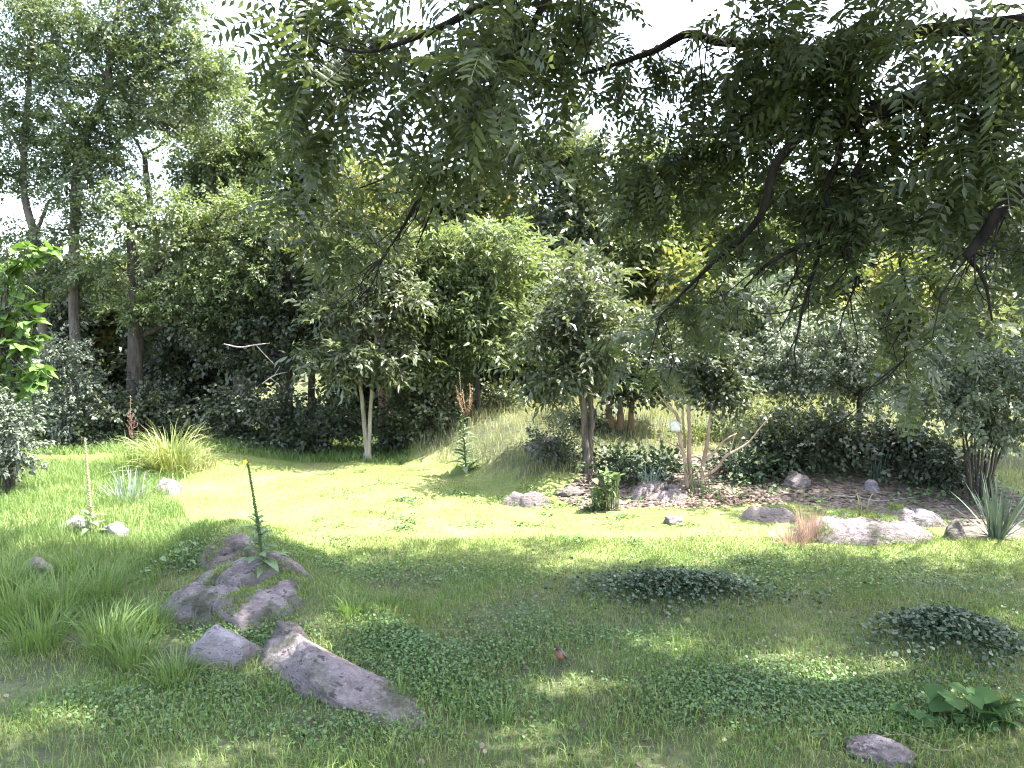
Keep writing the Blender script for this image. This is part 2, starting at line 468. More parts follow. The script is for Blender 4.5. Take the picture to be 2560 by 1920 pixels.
def pinnate(npair, L, l, w, droop=.35, detail=True, tw=.25):
    """A compound leaf along +x: leaflets in pairs on a drooping rachis."""
    mbx = MB()
    def at(t): return np.array([t * L, 0, -droop * L * t * t])
    pts = [at(t) for t in np.linspace(0, 1, 6)]
    V = []
    for p in pts: V += [p + [0, -.003, 0], p + [0, .003, 0]]
    mbx.add(V, [[2 * k, 2 * k + 1, 2 * k + 3, 2 * k + 2] for k in range(5)])
    spots = [(.16 + .8 * i / (npair - 1), s) for i in range(npair) for s in (-1, 1)] + [(1.0, 0)]
    for t, s in spots:
        size = (.72 + .5 * math.sin(math.pi * min(1, t * .95)))
        ll, ww = l * size * random.uniform(.88, 1.1), w * size * random.uniform(.88, 1.1)
        if detail:
            q = np.array([[0, 0, 0], [.28 * ll, ww * .5, .1 * ww], [.62 * ll, ww * .36, -.03 * ll], [ll, 0, -.16 * ll], [.62 * ll, -ww * .36, -.03 * ll], [.28 * ll, -ww * .5, .1 * ww]])
            f = [[0, 1, 2, 5], [5, 2, 3, 4]]
            f = [[0, 1, 2, 3], [0, 3, 4, 5]]
        else:
            q = quad_leaf(ll, ww, .1, .15); f = [[0, 1, 2, 3]]
        q = q @ rot_x(random.gauss(0, tw)).T @ rot_y(random.uniform(.1, .5)).T @ rot_z(s * random.uniform(1.0, 1.3)).T
        mbx.add(q + at(t), f)
    return np.concatenate(mbx.v), np.concatenate(mbx.q)

T = {}
T['broad'] = [spray(14, .5, .135, .085) for _ in range(4)]
T['fine'] = [spray(18, .4, .085, .046, .8, .7) for _ in range(4)]
T['frond'] = [spray(22, .5, .10, .048, 1.15, .35, .25, .03) for _ in range(4)]
T['lance'] = [spray(14, .5, .17, .062, 1.0, .5, .3) for _ in range(4)]
T['large'] = [spray(9, .6, .22, .16, .9, .6, .1, .05) for _ in range(4)]
T['far'] = [spray(10, .8, .22, .15, .9, .7, .1, .1) for _ in range(3)]
T['walnut'] = [pinnate(random.choice([6, 7, 8]), random.uniform(.42, .54), .115, .040, random.uniform(.15, .5)) for _ in range(6)]
T['walnut_mid'] = [pinnate(random.choice([6, 7]), random.uniform(.42, .54), .122, .045, random.uniform(.15, .5), False) for _ in range(6)]
T['walnut_simple'] = [pinnate(5, .5, .15, .06, .3, False) for _ in range(4)]

def frames(dirs, roll_sd, g):
    """Rotation matrices whose x axis is dirs and whose z axis leans up."""
    x = dirs / (np.linalg.norm(dirs, axis=1, keepdims=True) + 1e-9)
    up = np.tile([0., 0, 1.], (len(x), 1)) + g.normal(0, roll_sd, (len(x), 3))
    y = np.cross(up, x); y /= np.linalg.norm(y, axis=1, keepdims=True) + 1e-9
    z = np.cross(x, y)
    return np.stack([x, y, z], -1)

def stamp(mb, pos, Rm, s, templates, g):
    pick = g.integers(0, len(templates), len(pos))
    for k, (V, Q) in enumerate(templates):
        idx = np.nonzero(pick == k)[0]
        if not len(idx): continue
        A = Rm[idx] * s[idx, None, None]
        W = np.einsum('nij,mj->nmi', A, V) + pos[idx, None, :]
        q = Q[None] + (np.arange(len(idx)) * len(V))[:, None, None]
        mb.add(W.reshape(-1, 3), q.reshape(-1, 4))

def clump_points(c, r, n, g, nsub=None, flat=.55):
    """Points in an uneven cluster: sub-clusters spread through an ellipsoid."""
    nsub = nsub or max(3, int(4 + 3 * r[0]))
    u = g.normal(0, 1, (nsub, 3)); u /= np.linalg.norm(u, axis=1, keepdims=True)
    sub = u * (g.uniform(.25, 1, (nsub, 1)) ** .6) * r * .78
    k = g.integers(0, nsub, n)
    off = g.normal(0, .30, (n, 3)) * r * np.array([1, 1, flat])
    p = sub[k] + off
    lim = np.linalg.norm(p / r, axis=1)
    p = p / np.maximum(1, lim / 1.15)[:, None]
    dirs = p / (r * r) * r.mean() * .5 + off / (r * .3) * .5
    return c + p, dirs, c + sub

DENS = 1.62
def crown(root, clumps, kind, mat, per=48., size=(.8, 1.3), droop=-.15, roll=.45, seed=1, name='crown', stems=None, stem_mat=None, flat=.55):
    g = np.random.default_rng(seed)
    mb = MB(); subs = []
    for c, r in clumps:
        n = max(14, int(per * math.pi * r[0] * r[2] * DENS))
        p, dirs, sub = clump_points(c, r, n, g, flat=flat)
        dirs = dirs + g.normal(0, .55, dirs.shape) + np.array([0, 0, droop])
        stamp(mb, p, frames(dirs, roll, g), g.uniform(*size, n), T[kind], g)
        subs.append(sub)
    part(name, mb, mat, root, kind='stuff')
    return subs

def to_clumps(px_list, d, depth=.85):
    out = []
    for e in px_list:
        x, y, rx, ry = e[:4]
        dd = d + (e[4] if len(e) > 4 else 0)
        c = P(x, y, dd)
        s = dd / FPX
        r = np.array([rx * s, max(rx, ry) * s * depth, ry * s])
        out.append((c, r))
    return out

def tree(name, label, d, trunks, clumps, kind, mat, bark, cat='tree', group=None, per=48., size=(.8, 1.3), droop=-.15, seed=1, limbs=True, depth=.85, roll=.45, flat=.55, trunk_name='trunk', limb_r=.4):
    """trunks: polylines of (photo x, photo y, radius m[, depth offset]); clumps: (x, y, rx, ry[, depth offset]) in photo pixels at depth d."""
    g = np.random.default_rng(seed)
    paths = []
    base = None
    for k, tr in enumerate(trunks):
        pts = [P(e[0], e[1], d + (e[3] if len(e) > 3 else 0)) for e in tr]
        rr = [e[2] for e in tr]
        if k == 0 or tr[0][1] > 1000:
            b = pts[0].copy(); gz = float(H(b[0], b[1]))
            if b[2] > gz - .08:
                b[2] = gz - .12; 
                if pts[0][2] - gz > .25: pts.insert(0, b); rr.insert(0, rr[0] * 1.25)
                else: pts[0] = b; rr[0] *= 1.2
            else: pts[0][2] = gz - .12; rr[0] *= 1.2
            if base is None: base = np.array([b[0], b[1], gz])
        if base is None: base = pts[0]
        paths.append((pts, rr))
    root = thing(name, label, cat, base, group)
    allp = []
    for pts, rr in paths:
        sp = smooth_path(pts, 6)
        ra = np.interp(np.linspace(0, len(rr) - 1, len(sp)), np.arange(len(rr)), rr)
        sp = sp + np.concatenate([np.zeros((1, 3)), g.normal(0, 1, (len(sp) - 1, 3)) * np.minimum(.012, .14 * ra[1:])[:, None]])
        mb = MB(); tube(mb, sp, ra, 9, .05)
        part(trunk_name, mb, bark, root, True)
        allp.append(np.hstack([sp, ra[:, None]]))
    allp = np.vstack(allp)
    cl = to_clumps(clumps, d, depth)
    subs = crown(root, cl, kind, mat, per, size, droop, roll, seed, flat=flat)
    if limbs:
        for (c, r), sub in zip(cl, subs):
            dist = np.linalg.norm(allp[:, :3] - c, axis=1)
            cost = dist + 1.6 * np.maximum(0, allp[:, 2] - (c[2] - .35 * dist))
            k = int(np.argmin(cost)); s0 = allp[k]
            if dist[k] < .15: continue
            mb = MB()
            path = limb_path(s0[:3], c, .08, 9)
            r0 = min(s0[3] * limb_r * 1.3, .02 + .03 * dist[k])
            rad = np.linspace(max(.012, r0), .01, len(path))
            tube(mb, path, rad, 6, .05)
            for q in sub[:5]:
                j = random.randint(len(path) // 2, len(path) - 1)
                tw = limb_path(path[j], q, .05, 6)
                tube(mb, tw, np.linspace(.010, .004, len(tw)), 4)
            part('limb', mb, bark, root, True)
    return root

# ------------------------------------------------------------------ the trees round the clearing
tree('locust_tree', 'tall thin locust with leaning grey trunk that forks above the big leaved shrub', 20.5,
     [[(128, 1140, .13), (114, 880, .12), (97, 700, .115), (86, 590, .11), (60, 480, .09), (62, 330, .08), (75, 200, .06), (80, 60, .06), (85, -120, .03)],
      [(90, 585, .06), (112, 530, .05), (126, 500, .035), (170, 495, .02)], [(62, 395, .06), (35, 340, .05), (5, 300, .04), (-40, 270, .02)]],
     [(45, 140, 80, 45), (125, 265, 55, 50), (15, 240, 60, 60), (40, 430, 70, 50), (130, 390, 55, 45), (60, 30, 100, 45), (-50, 130, 70, 60), (150, 110, 60, 40), (20, -70, 110, 50), (-40, 420, 60, 60), (40, 620, 60, 40), (150, 640, 40, 40), (90, 160, 60, 40), (40, 330, 60, 45), (100, 680, 50, 40), (60, 740, 60, 40), (130, 460, 40, 30), (90, 330, 40, 40)],
     'frond', M['locust'], M['bark'], per=46, seed=11)
tree('locust_tree', 'tall locust with straight grey trunk that bends right high in its feathery crown', 20.0,
     [[(192, 1140, .15), (187, 850, .14), (186, 600, .13), (192, 430, .12), (215, 330, .105), (262, 235, .09), (275, 150, .08), (292, 50, .06), (310, -120, .04)],
      [(265, 225, .06), (330, 190, .05), (440, 155, .035), (490, 150, .02)], [(268, 190, .05), (200, 120, .04), (120, 100, .02)]],
     [(235, 170, 85, 55), (165, 310, 80, 60), (330, 60, 110, 60), (430, 180, 100, 55), (450, 70, 75, 60), (350, 260, 80, 35), (260, 340, 90, 55), (210, 430, 90, 40), (510, 225, 60, 55), (430, -30, 100, 50), (205, 50, 65, 45), (300, -80, 120, 50), (150, 190, 55, 45), (545, 170, 50, 60), (280, 430, 90, 40), (120, 580, 70, 30), (230, 560, 60, 30), (270, 260, 70, 45), (240, 90, 60, 40), (380, 120, 70, 40), (200, 500, 60, 35), (160, 680, 50, 40), (230, 700, 60, 40), (180, 390, 60, 40), (370, 10, 80, 40), (140, 20, 50, 40), (470, 250, 60, 35), (330, 150, 60, 40)],
     'frond', M['locust'], M['bark'], per=40, seed=12)
tree('locust_tree', 'stout dark forked locust with flat bright tiers of foliage', 19.5,
     [[(338, 1140, .22), (338, 900, .2), (341, 760, .18)], [(341, 770, .15), (332, 650, .15), (325, 580, .09)], [(344, 755, .15), (372, 690, .12), (425, 645, .1), (470, 590, .06)]],
     [(340, 560, 110, 40), (420, 520, 70, 40), (560, 530, 80, 45), (640, 600, 70, 40), (540, 620, 90, 35), (300, 500, 60, 40), (490, 700, 70, 40), (600, 690, 80, 40), (470, 570, 60, 30), (650, 540, 50, 40), (390, 640, 50, 35), (270, 660, 60, 40), (420, 760, 70, 40), (300, 760, 60, 40), (520, 770, 60, 40)],
     'frond', M['locust_pale'], M['bark_dark'], per=52, seed=13)
tree('locust_tree', 'slender locust with open see-through crown behind the taller two', 24.0,
     [[(440, 1110, .12), (405, 700, .1), (366, 440, .09), (362, 380, .07)], [(365, 400, .05), (335, 345, .04), (300, 320, .025)], [(364, 385, .05), (410, 355, .04), (435, 320, .025)]],
     [(420, 240, 100, 55), (320, 290, 60, 35), (490, 300, 70, 45), (560, 200, 45, 45), (395, 300, 60, 30), (600, 240, 30, 30)],
     'fine', M['broad'], M['bark_dark'], per=60, size=(.9, 1.5), seed=14)
tree('tall_tree', 'tall pale green tree whose crown slopes down against the white sky', 22.0,
     [[(600, 1130, .18), (602, 700, .15), (605, 420, .1), (610, 300, .05)]],
     [(585, 275, 65, 35), (660, 310, 65, 40), (560, 345, 90, 45), (640, 400, 90, 55), (530, 430, 90, 45), (725, 350, 50, 40), (470, 460, 60, 40), (650, 480, 80, 50), (580, 480, 70, 40), (500, 380, 70, 40)],
     'frond', M['locust_pale'], M['bark'], per=56, size=(.9, 1.4), seed=15)
tree('young_tree', 'young tree with glowing yellow-green leaves behind the dark centre', 23.0,
     [[(780, 1110, .1), (775, 700, .08), (770, 500, .05)]],
     [(770, 440, 60, 50), (755, 530, 55, 50), (840, 430, 60, 50), (800, 600, 60, 40), (740, 610, 40, 30)],
     'large', M['yellow'], M['bark'], per=50, seed=16)
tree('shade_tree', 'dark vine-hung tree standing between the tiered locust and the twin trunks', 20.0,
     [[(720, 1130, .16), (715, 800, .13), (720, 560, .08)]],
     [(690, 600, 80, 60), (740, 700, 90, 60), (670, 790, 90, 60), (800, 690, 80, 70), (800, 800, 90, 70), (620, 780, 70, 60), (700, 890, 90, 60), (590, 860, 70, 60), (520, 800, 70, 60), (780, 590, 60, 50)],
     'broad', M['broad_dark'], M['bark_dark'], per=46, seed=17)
tree('twin_trunk_tree', 'tree with two slim pale trunks rising side by side from one base', 17.6,
     [[(914, 1105, .055), (905, 1000, .05), (895, 900, .045), (884, 780, .04)], [(923, 1105, .052), (929, 990, .048), (935, 900, .044), (950, 760, .04)]],
     [(870, 790, 100, 50), (950, 730, 100, 60), (825, 860, 75, 45), (1005, 870, 60, 40), (900, 660, 90, 55), (960, 640, 60, 50), (915, 875, 75, 32, -.4), (850, 930, 60, 26, -.3), (985, 920, 45, 26)],
     'lance', M['broad'], M['bark_pale'], per=50, seed=18)
tree('old_tree', 'brown trunked tree just behind the two slim pale trunks', 19.4,
     [[(965, 1110, .15), (958, 1000, .14), (953, 880, .13), (948, 640, .09)]],
     [(890, 540, 100, 60), (1000, 600, 90, 60), (930, 460, 80, 50), (850, 620, 80, 50)],
     'broad', M['mixed'], M['bark_brown'], per=46, seed=19)
tree('spreading_tree', 'broad sunlit tree with light green sprays in the middle of the treeline', 18.6,
     [[(1060, 1100, .08), (1065, 950, .07), (1080, 800, .05)], [(1130, 1090, .07), (1140, 900, .06), (1160, 760, .04)], [(1200, 1090, .07), (1195, 930, .06), (1230, 800, .04)]],
     [(1080, 690, 90, 50), (1150, 640, 100, 50), (1050, 790, 85, 50), (1160, 770, 95, 55), (1260, 720, 95, 50), (1300, 640, 80, 45), (1210, 860, 80, 50), (1085, 890, 75, 45), (1020, 700, 55, 45), (1280, 800, 70, 45), (1060, 610, 70, 40), (1210, 570, 80, 40)],
     'lance', M['locust_pale'], M['bark_dark'], per=56, seed=20)
tree('slender_tree', 'slender tree whose grey trunk stands alone beside the shaded bank', 15.0,
     [[(1470, 1222, .085), (1464, 1100, .08), (1460, 1040, .075), (1452, 900, .065), (1446, 790, .045)], [(1476, 1110, .06), (1480, 1040, .055), (1478, 950, .045), (1500, 850, .03)]],
     [(1400, 800, 95, 38), (1480, 760, 90, 45), (1335, 845, 65, 34), (1430, 860, 90, 40), (1370, 920, 80, 34), (1510, 840, 65, 40), (1525, 915, 50, 34), (1440, 915, 60, 30), (1400, 965, 45, 20), (1450, 690, 70, 40)],
     'lance', M['broad'], M['bark'], per=58, seed=21)
tree('clump_tree', 'clump of three short brown stems under drooping dark green foliage', 17.4,
     [[(1526, 1115, .085), (1524, 1040, .08), (1522, 960, .06)], [(1548, 1115, .09), (1550, 1040, .085), (1556, 950, .06)], [(1580, 1110, .08), (1577, 1040, .07), (1590, 940, .05)]],
     [(1560, 930, 90, 55), (1620, 860, 90, 55), (1530, 850, 70, 50), (1600, 970, 70, 40), (1650, 930, 55, 45)],
     'broad', M['broad_dark'], M['bark_brown'], per=50, seed=22)
tree('small_tree', 'small round-headed tree with a short dark trunk in the shrub bed', 17.0,
     [[(2152, 1112, .075), (2148, 1050, .07), (2150, 990, .05), (2160, 900, .03)], [(2190, 1110, .04), (2192, 1050, .035), (2200, 980, .02)]],
     [(2080, 890, 110, 50), (2180, 860, 100, 55), (2130, 960, 100, 40), (2000, 930, 80, 45), (2235, 950, 60, 45), (2110, 810, 80, 40), (2010, 850, 60, 40)],
     'fine', M['silver'], M['bark_dark'], per=66, size=(1, 1.5), seed=23)
tree('silver_shrub', 'many-stemmed silvery shrub at the edge of the shrub bed', 13.4,
     [[(2428 + 5 * k + 4 * (k % 3), 1222, .022, .12 * (k % 3)), (2420 + 9 * k, 1130, .019, .1 * (k % 2)), (2408 + 14 * k + 9 * (k % 2), 1040, .012)] for k in range(-1, 10)],
     [(2400, 1010, 90, 40), (2500, 985, 90, 45), (2350, 960, 75, 40), (2535, 1050, 60, 45), (2460, 920, 80, 45), (2560, 940, 60, 60), (2390, 890, 60, 40), (2290, 1000, 55, 35), (2430, 1060, 70, 25), (2500, 1090, 50, 25)],
     'fine', M['silver'], M['bark_dark'], cat='shrub', per=95, size=(.9, 1.3), seed=24, trunk_name='stem')

# the wood behind: each tree stands by itself, with a crown of its own
def wood_tree(label, x, top, bottom, w, d, kind, mat, bark, seed, per=34, size=(1.3, 2.0), trunk_r=.12):
    g = np.random.default_rng(seed)
    cl = []
    n = int(13 + w / 12)
    for k in range(n):
        t = (k + .5) / n
        y = top + (bottom - top) * t
        ww = w * math.sqrt(max(.12, 1 - (2 * (t - .55)) ** 2))
        cl.append((x + g.uniform(-.8, .8) * ww, y + g.normal(0, 12), g.uniform(.32, .5) * w, g.uniform(.22, .34) * w, g.uniform(-1, 1.2)))
    tr = [[(x + g.normal(0, 8), 1090, trunk_r), (x, 800, trunk_r * .85), (x + g.normal(0, 12), (top + bottom) / 2, trunk_r * .6), (x, top + 40, .03)]]
    return tree('woodland_tree', label, d, tr, cl, kind, mat, bark, group='trees of the wood behind the clearing', per=per, size=size, seed=seed)

wood_tree('dim woodland tree low behind the straight locust trunk', 250, 700, 1000, 110, 26, 'broad', M['mixed'], M['bark_dark'], 31)
wood_tree('dim woodland tree low behind the leaning locust trunk at the picture edge', 40, 670, 1000, 120, 27, 'broad', M['broad'], M['bark_dark'], 32)
wood_tree('dim woodland tree behind the stout forked locust', 420, 640, 1020, 110, 26, 'broad', M['broad'], M['bark_dark'], 33)
wood_tree('leafy woodland tree behind the vine-hung tree', 560, 560, 980, 100, 25, 'broad', M['broad'], M['bark_dark'], 34)
wood_tree('leafy woodland tree behind the twin pale trunks', 880, 450, 980, 110, 25, 'broad', M['mixed'], M['bark'], 35)
wood_tree('leafy woodland tree over the sunlit spreading tree', 1060, 430, 980, 120, 25, 'broad', M['broad'], M['bark'], 36)
wood_tree('yellowish woodland tree between the spreading tree and the lone grey trunk', 1240, 380, 980, 120, 26, 'broad', M['mixed'], M['bark'], 37)
wood_tree('leafy woodland tree over the lone grey trunk', 1420, 350, 980, 120, 25, 'broad', M['broad'], M['bark'], 38)
wood_tree('sunlit yellow-green woodland tree over the three brown stems', 1600, 360, 980, 110, 26, 'broad', M['yellow'], M['bark'], 39)
wood_tree('pale woodland tree over the smooth-barked shrub with the birdhouse', 1760, 400, 960, 110, 28, 'broad', M['mixed'], M['bark'], 40)
wood_tree('sunlit yellow-green woodland tree behind the drooping bare twigs', 1910, 480, 960, 110, 27, 'broad', M['yellow'], M['bark'], 41)
wood_tree('grey-green woodland tree behind the small round-headed tree', 2080, 480, 950, 120, 29, 'broad', M['silver'], M['bark'], 42)
wood_tree('sunlit woodland tree beyond the drooping green walnut spray', 2250, 470, 950, 110, 28, 'broad', M['yellow'], M['bark'], 43)
wood_tree('pale grey-green woodland tree above the silvery shrub', 2400, 460, 950, 110, 27, 'broad', M['silver'], M['bark'], 44)
wood_tree('dark woodland tree at the right picture edge', 2540, 440, 960, 100, 25, 'broad', M['broad'], M['bark'], 45)

wood_tree('dim woodland tree between the leaning and the straight locust trunks', 140, 690, 1010, 90, 24.5, 'broad', M['broad_dark'], M['bark_dark'], 46)
wood_tree('dark woodland tree just right of the stout forked locust trunk', 500, 640, 1030, 100, 23.5, 'broad', M['broad_dark'], M['bark_dark'], 47)
wood_tree('dark woodland tree behind the branched rusty mullein', 1000, 620, 1030, 110, 22.5, 'broad', M['broad_dark'], M['bark_dark'], 48)
wood_tree('dim woodland tree standing on top of the dry bank', 1320, 640, 1030, 110, 22.5, 'broad', M['broad'], M['bark_dark'], 49)
wood_tree('pale woodland tree low behind the birdhouse', 1690, 680, 1010, 100, 24, 'broad', M['mixed'], M['bark'], 51)
wood_tree('pale woodland tree low between the birdhouse and the small round-headed tree', 1900, 700, 1010, 100, 24, 'broad', M['silver'], M['bark'], 52)
wood_tree('pale woodland tree low behind the upright yucca', 2240, 700, 1010, 110, 24, 'broad', M['mixed'], M['bark'], 53)
wood_tree('pale woodland tree low behind the silvery shrub', 2450, 700, 1010, 110, 23, 'broad', M['broad'], M['bark'], 54)

# unseen tree added to shade the right end of the bed, crown out of view
gq = np.random.default_rng(27)
tree('shade_tree', 'unseen leafy tree added to shade the right end of the shrub bed', 14.6, [[(2960, 1200, .18), (2960, 900, .16), (2950, 500, .12), (2940, 100, .05)]],
     [(gq.uniform(2800, 3120), 820 - 34 * k + gq.normal(0, 20), gq.uniform(85, 125), gq.uniform(55, 75), gq.uniform(-1.5, 1.2)) for k in range(32)],
     'large', M['broad'], M['bark'], per=20, size=(1, 1.5), seed=26, limbs=False)

# far wood, one mass
g = np.random.default_rng(50)
mb = MB()
n = 4600
X = g.uniform(-34, 36, n); Y = g.uniform(33, 46, n)
top = np.interp(X / Y, [-.8, -.35, -.28, .0, .2, .8], [5.0, 5.2, 6.5, 8.8, 9.2, 9.2]) * (.8 + .25 * np.sin(X * .7) * np.cos(X * .23 + 1))
Z = H(X, Y) + g.uniform(0, 1, n) ** .8 * top
stamp(mb, np.stack([X, Y, Z], -1), frames(g.normal(0, 1, (n, 3)) + [0, -.4, -.1], .5, g), g.uniform(1.5, 2.5, n), T['far'], g)
tag(link('woods', mb.mesh('woods'), M['far']), 'distant green wood that closes the view behind the trees', 'woods', None, 'stuff')

# ------------------------------------------------------------------ shrubs under the trees
def shrub(name, label, px, base_y, clumps, d, kind, mat, seed, per=70, size=(.8, 1.25), nst=5, bark='bark_dark', group=None, flat=.7):
    g = np.random.default_rng(seed)
    trunks = []
    for k in range(nst):
        c = clumps[k % len(clumps)]
        a = (k - (nst - 1) / 2)
        trunks.append([(px + a * 6, base_y, .022, g.normal(0, .08)), (px + a * 9 + (c[0] - px) * .35, (base_y * .6 + c[1] * .4), .018, g.normal(0, .1)), (c[0] + g.normal(0, 6), c[1], .008)])
    return tree(name, label, d, trunks, clumps, kind, mat, M[bark], cat='shrub', group=group, per=per, size=size, seed=seed, limbs=False, trunk_name='stem', flat=flat)

shrub('olive_shrub', 'grey-green shrub with pale leaves beside the big leaved shrub', 165, 1125, [(150, 890, 50, 35), (180, 950, 55, 40), (140, 990, 50, 35), (200, 1010, 45, 35), (165, 1050, 55, 30), (120, 930, 35, 35)], 18.6, 'fine', M['olive'], 61, 95)
shrub('olive_shrub', 'grey-green shrub with pale leaves cut by the left picture edge', 20, 1160, [(20, 1020, 50, 35), (-20, 980, 40, 40), (45, 1060, 40, 30), (0, 1080, 50, 30), (10, 1110, 60, 30), (0, 1145, 60, 25), (40, 1130, 40, 25)], 13.1, 'fine', M['olive'], 62, 95)
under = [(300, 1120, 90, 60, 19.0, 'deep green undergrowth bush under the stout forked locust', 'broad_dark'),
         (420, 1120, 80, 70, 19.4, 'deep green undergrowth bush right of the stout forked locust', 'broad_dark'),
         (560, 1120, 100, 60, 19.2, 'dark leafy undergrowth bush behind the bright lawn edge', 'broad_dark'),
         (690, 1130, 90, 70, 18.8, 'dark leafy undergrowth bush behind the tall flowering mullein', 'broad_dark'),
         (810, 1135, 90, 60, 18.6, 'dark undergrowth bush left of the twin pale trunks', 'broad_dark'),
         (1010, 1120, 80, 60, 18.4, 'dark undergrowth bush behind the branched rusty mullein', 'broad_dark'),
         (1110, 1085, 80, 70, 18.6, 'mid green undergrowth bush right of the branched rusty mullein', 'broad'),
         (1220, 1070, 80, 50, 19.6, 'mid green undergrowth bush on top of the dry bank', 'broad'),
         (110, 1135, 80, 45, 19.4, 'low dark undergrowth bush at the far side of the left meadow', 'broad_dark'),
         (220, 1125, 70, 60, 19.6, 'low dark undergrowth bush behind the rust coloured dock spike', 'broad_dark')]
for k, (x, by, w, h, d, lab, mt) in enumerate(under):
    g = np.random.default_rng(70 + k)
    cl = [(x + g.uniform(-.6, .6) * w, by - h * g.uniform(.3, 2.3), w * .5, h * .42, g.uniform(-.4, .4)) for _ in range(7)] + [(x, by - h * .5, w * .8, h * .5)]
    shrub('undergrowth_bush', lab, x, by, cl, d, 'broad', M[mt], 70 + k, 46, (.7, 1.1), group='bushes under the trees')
bedsh = [(1395, 1185, 95, 42, 15.6, 'low grey-green bush on the shaded bank behind the boulder', 'broad_dark', 'fine'),
         (1550, 1222, 60, 34, 14.9, 'dark glossy bush between the lone grey trunk and the smooth stems', 'ivy', 'broad'),
         (1640, 1205, 60, 34, 15.3, 'dark glossy bush just left of the smooth stems', 'ivy', 'broad'),
         (1860, 1205, 70, 34, 14.9, 'dark glossy bush right of the smooth stems', 'ivy', 'broad'),
         (1960, 1170, 90, 50, 15.3, 'dense green bush behind the round rock in the bed', 'broad_dark', 'broad'),
         (2080, 1170, 90, 55, 15.2, 'dense green bush left of the upright yucca in the bed', 'broad_dark', 'broad'),
         (2270, 1180, 90, 50, 14.9, 'dense green bush right of the upright yucca in the bed', 'broad_dark', 'broad'),
         (2370, 1200, 60, 40, 14.4, 'dense dark bush at the foot of the silvery shrub', 'broad_dark', 'broad'),
         (1760, 1130, 80, 35, 17.0, 'pale yellow-green weed bush on the sunny rise behind the birdhouse', 'yellow', 'fine'),
         (1940, 1085, 90, 30, 18.0, 'pale yellow-green weed bush on the sunny rise left of the small tree', 'yellow', 'fine'),
         (2060, 1090, 70, 25, 18.4, 'low weed bush on the sunny rise beside the small tree trunk', 'mixed', 'fine'),
         (1440, 1075, 70, 30, 17.2, 'grey-green weed bush on the bank top behind the lone grey trunk', 'broad', 'fine')]
for k, (x, by, w, h, d, lab, mt, kd) in enumerate(bedsh):
    g = np.random.default_rng(90 + k)
    cl = [(x + g.uniform(-.6, .6) * w, by - h * g.uniform(.3, 2.0), w * .55, h * .5, g.uniform(-.3, .3)) for _ in range(7)] + [(x, by - h * .5, w * .8, h * .5)]
    shrub('bed_bush', lab, x, by, cl, d, kd, M[mt], 90 + k, 70, (.7, 1.05), group='bushes of the shrub bed')

# large-leaved shrub at the left edge, its leaves one by one
def heart_leaf(l, w):
    out = [(0, 0), (.02, .3), (.2, .5), (.5, .42), (.8, .18), (1, 0)]
    V = [[0, 0, 0]]
    mid = []
    VV = []
    for x, y in out: VV.append([x * l, y * w, -.10 * l * x * x + .12 * w * y * 2])
    for x, y in out[1:-1]: VV.append([x * l, -y * w, -.10 * l * x * x + .12 * w * y * 2])
    for x, _ in out[1:-1]: VV.append([x * l, 0, -.10 * l * x * x])
    # 0 base,1-4 left,5 tip,6-9 right,10-13 midrib
    q = [[0, 10, 1, 1], [0, 6, 10, 10]]
    tris = [[0, 10, 1], [0, 6, 10]]
    qu = []
    for k in range(3):
        qu += [[10 + k, 11 + k, 2 + k, 1 + k], [6 + k, 7 + k, 11 + k, 10 + k]]
    tris += [[13, 5, 4], [9, 5, 13]]
    return np.array(VV), qu, tris
d0 = 13.6
broot = thing('large_leaved_shrub', 'bright green shrub with big heart-shaped leaves at the left edge', 'shrub', onground(*P(-10, 1130, d0)[:2]))
hl = []
for k in range(3):
    V, q, t = heart_leaf(.2, .17)
    V = V @ rot_x(.1 * (k - 1)).T
    me = MB().add(V, q, t).mesh('large_leaf'); me.materials.append(M['bigleaf']); hl.append(me)
g = np.random.default_rng(5)
big = to_clumps([(15, 720, 55, 45), (60, 790, 50, 45), (25, 840, 60, 45), (75, 860, 40, 45), (40, 920, 65, 40), (-20, 800, 40, 50), (75, 625, 42, 24), (25, 665, 45, 30), (20, 970, 70, 40), (90, 930, 30, 30)], d0, .7)
bst = [[( -30, 1120, .03), (-5, 950, .026), (15, 800, .02), (25, 680, .012), (70, 620, .006)], [(-10, 1120, .03), (30, 950, .024), (60, 840, .012)], [(-60, 1120, .03), (-50, 900, .024), (-40, 720, .012)]]
for tr in bst:
    pts = [P(x, y, d0) for x, y, r in tr]; pts[0][2] = float(H(pts[0][0], pts[0][1])) - .05
    mb = MB(); sp = smooth_path(pts, 5); tube(mb, sp, np.interp(np.linspace(0, 1, len(sp)), np.linspace(0, 1, len(tr)), [e[2] for e in tr]), 6)
    part('stem', mb, M['bark_dark'], broot, True)
cnt = 0
for c, r in big:
    n = 30
    p, dirs, _ = clump_points(c, r, n, g)
    dirs = dirs + g.normal(0, .5, dirs.shape) + [0.1, -.25, -.25]
    F = frames(dirs, .35, g)
    F = F
    for k in range(n):
        s = g.uniform(.9, 1.5)
        placed('leaf', hl[cnt % 3], (F[k] * s, p[k]), broot); cnt += 1
for c, r in big:
    for k in range(4):
        tw = MB()
        e = c + g.normal(0, .4, 3) * r
        pth = limb_path(P(-10 + 5 * k, 860, d0), e, .05, 6); tube(tw, pth, np.linspace(.012, .005, len(pth)), 4)
        part('twig', tw, M['bark_dark'], broot, True)

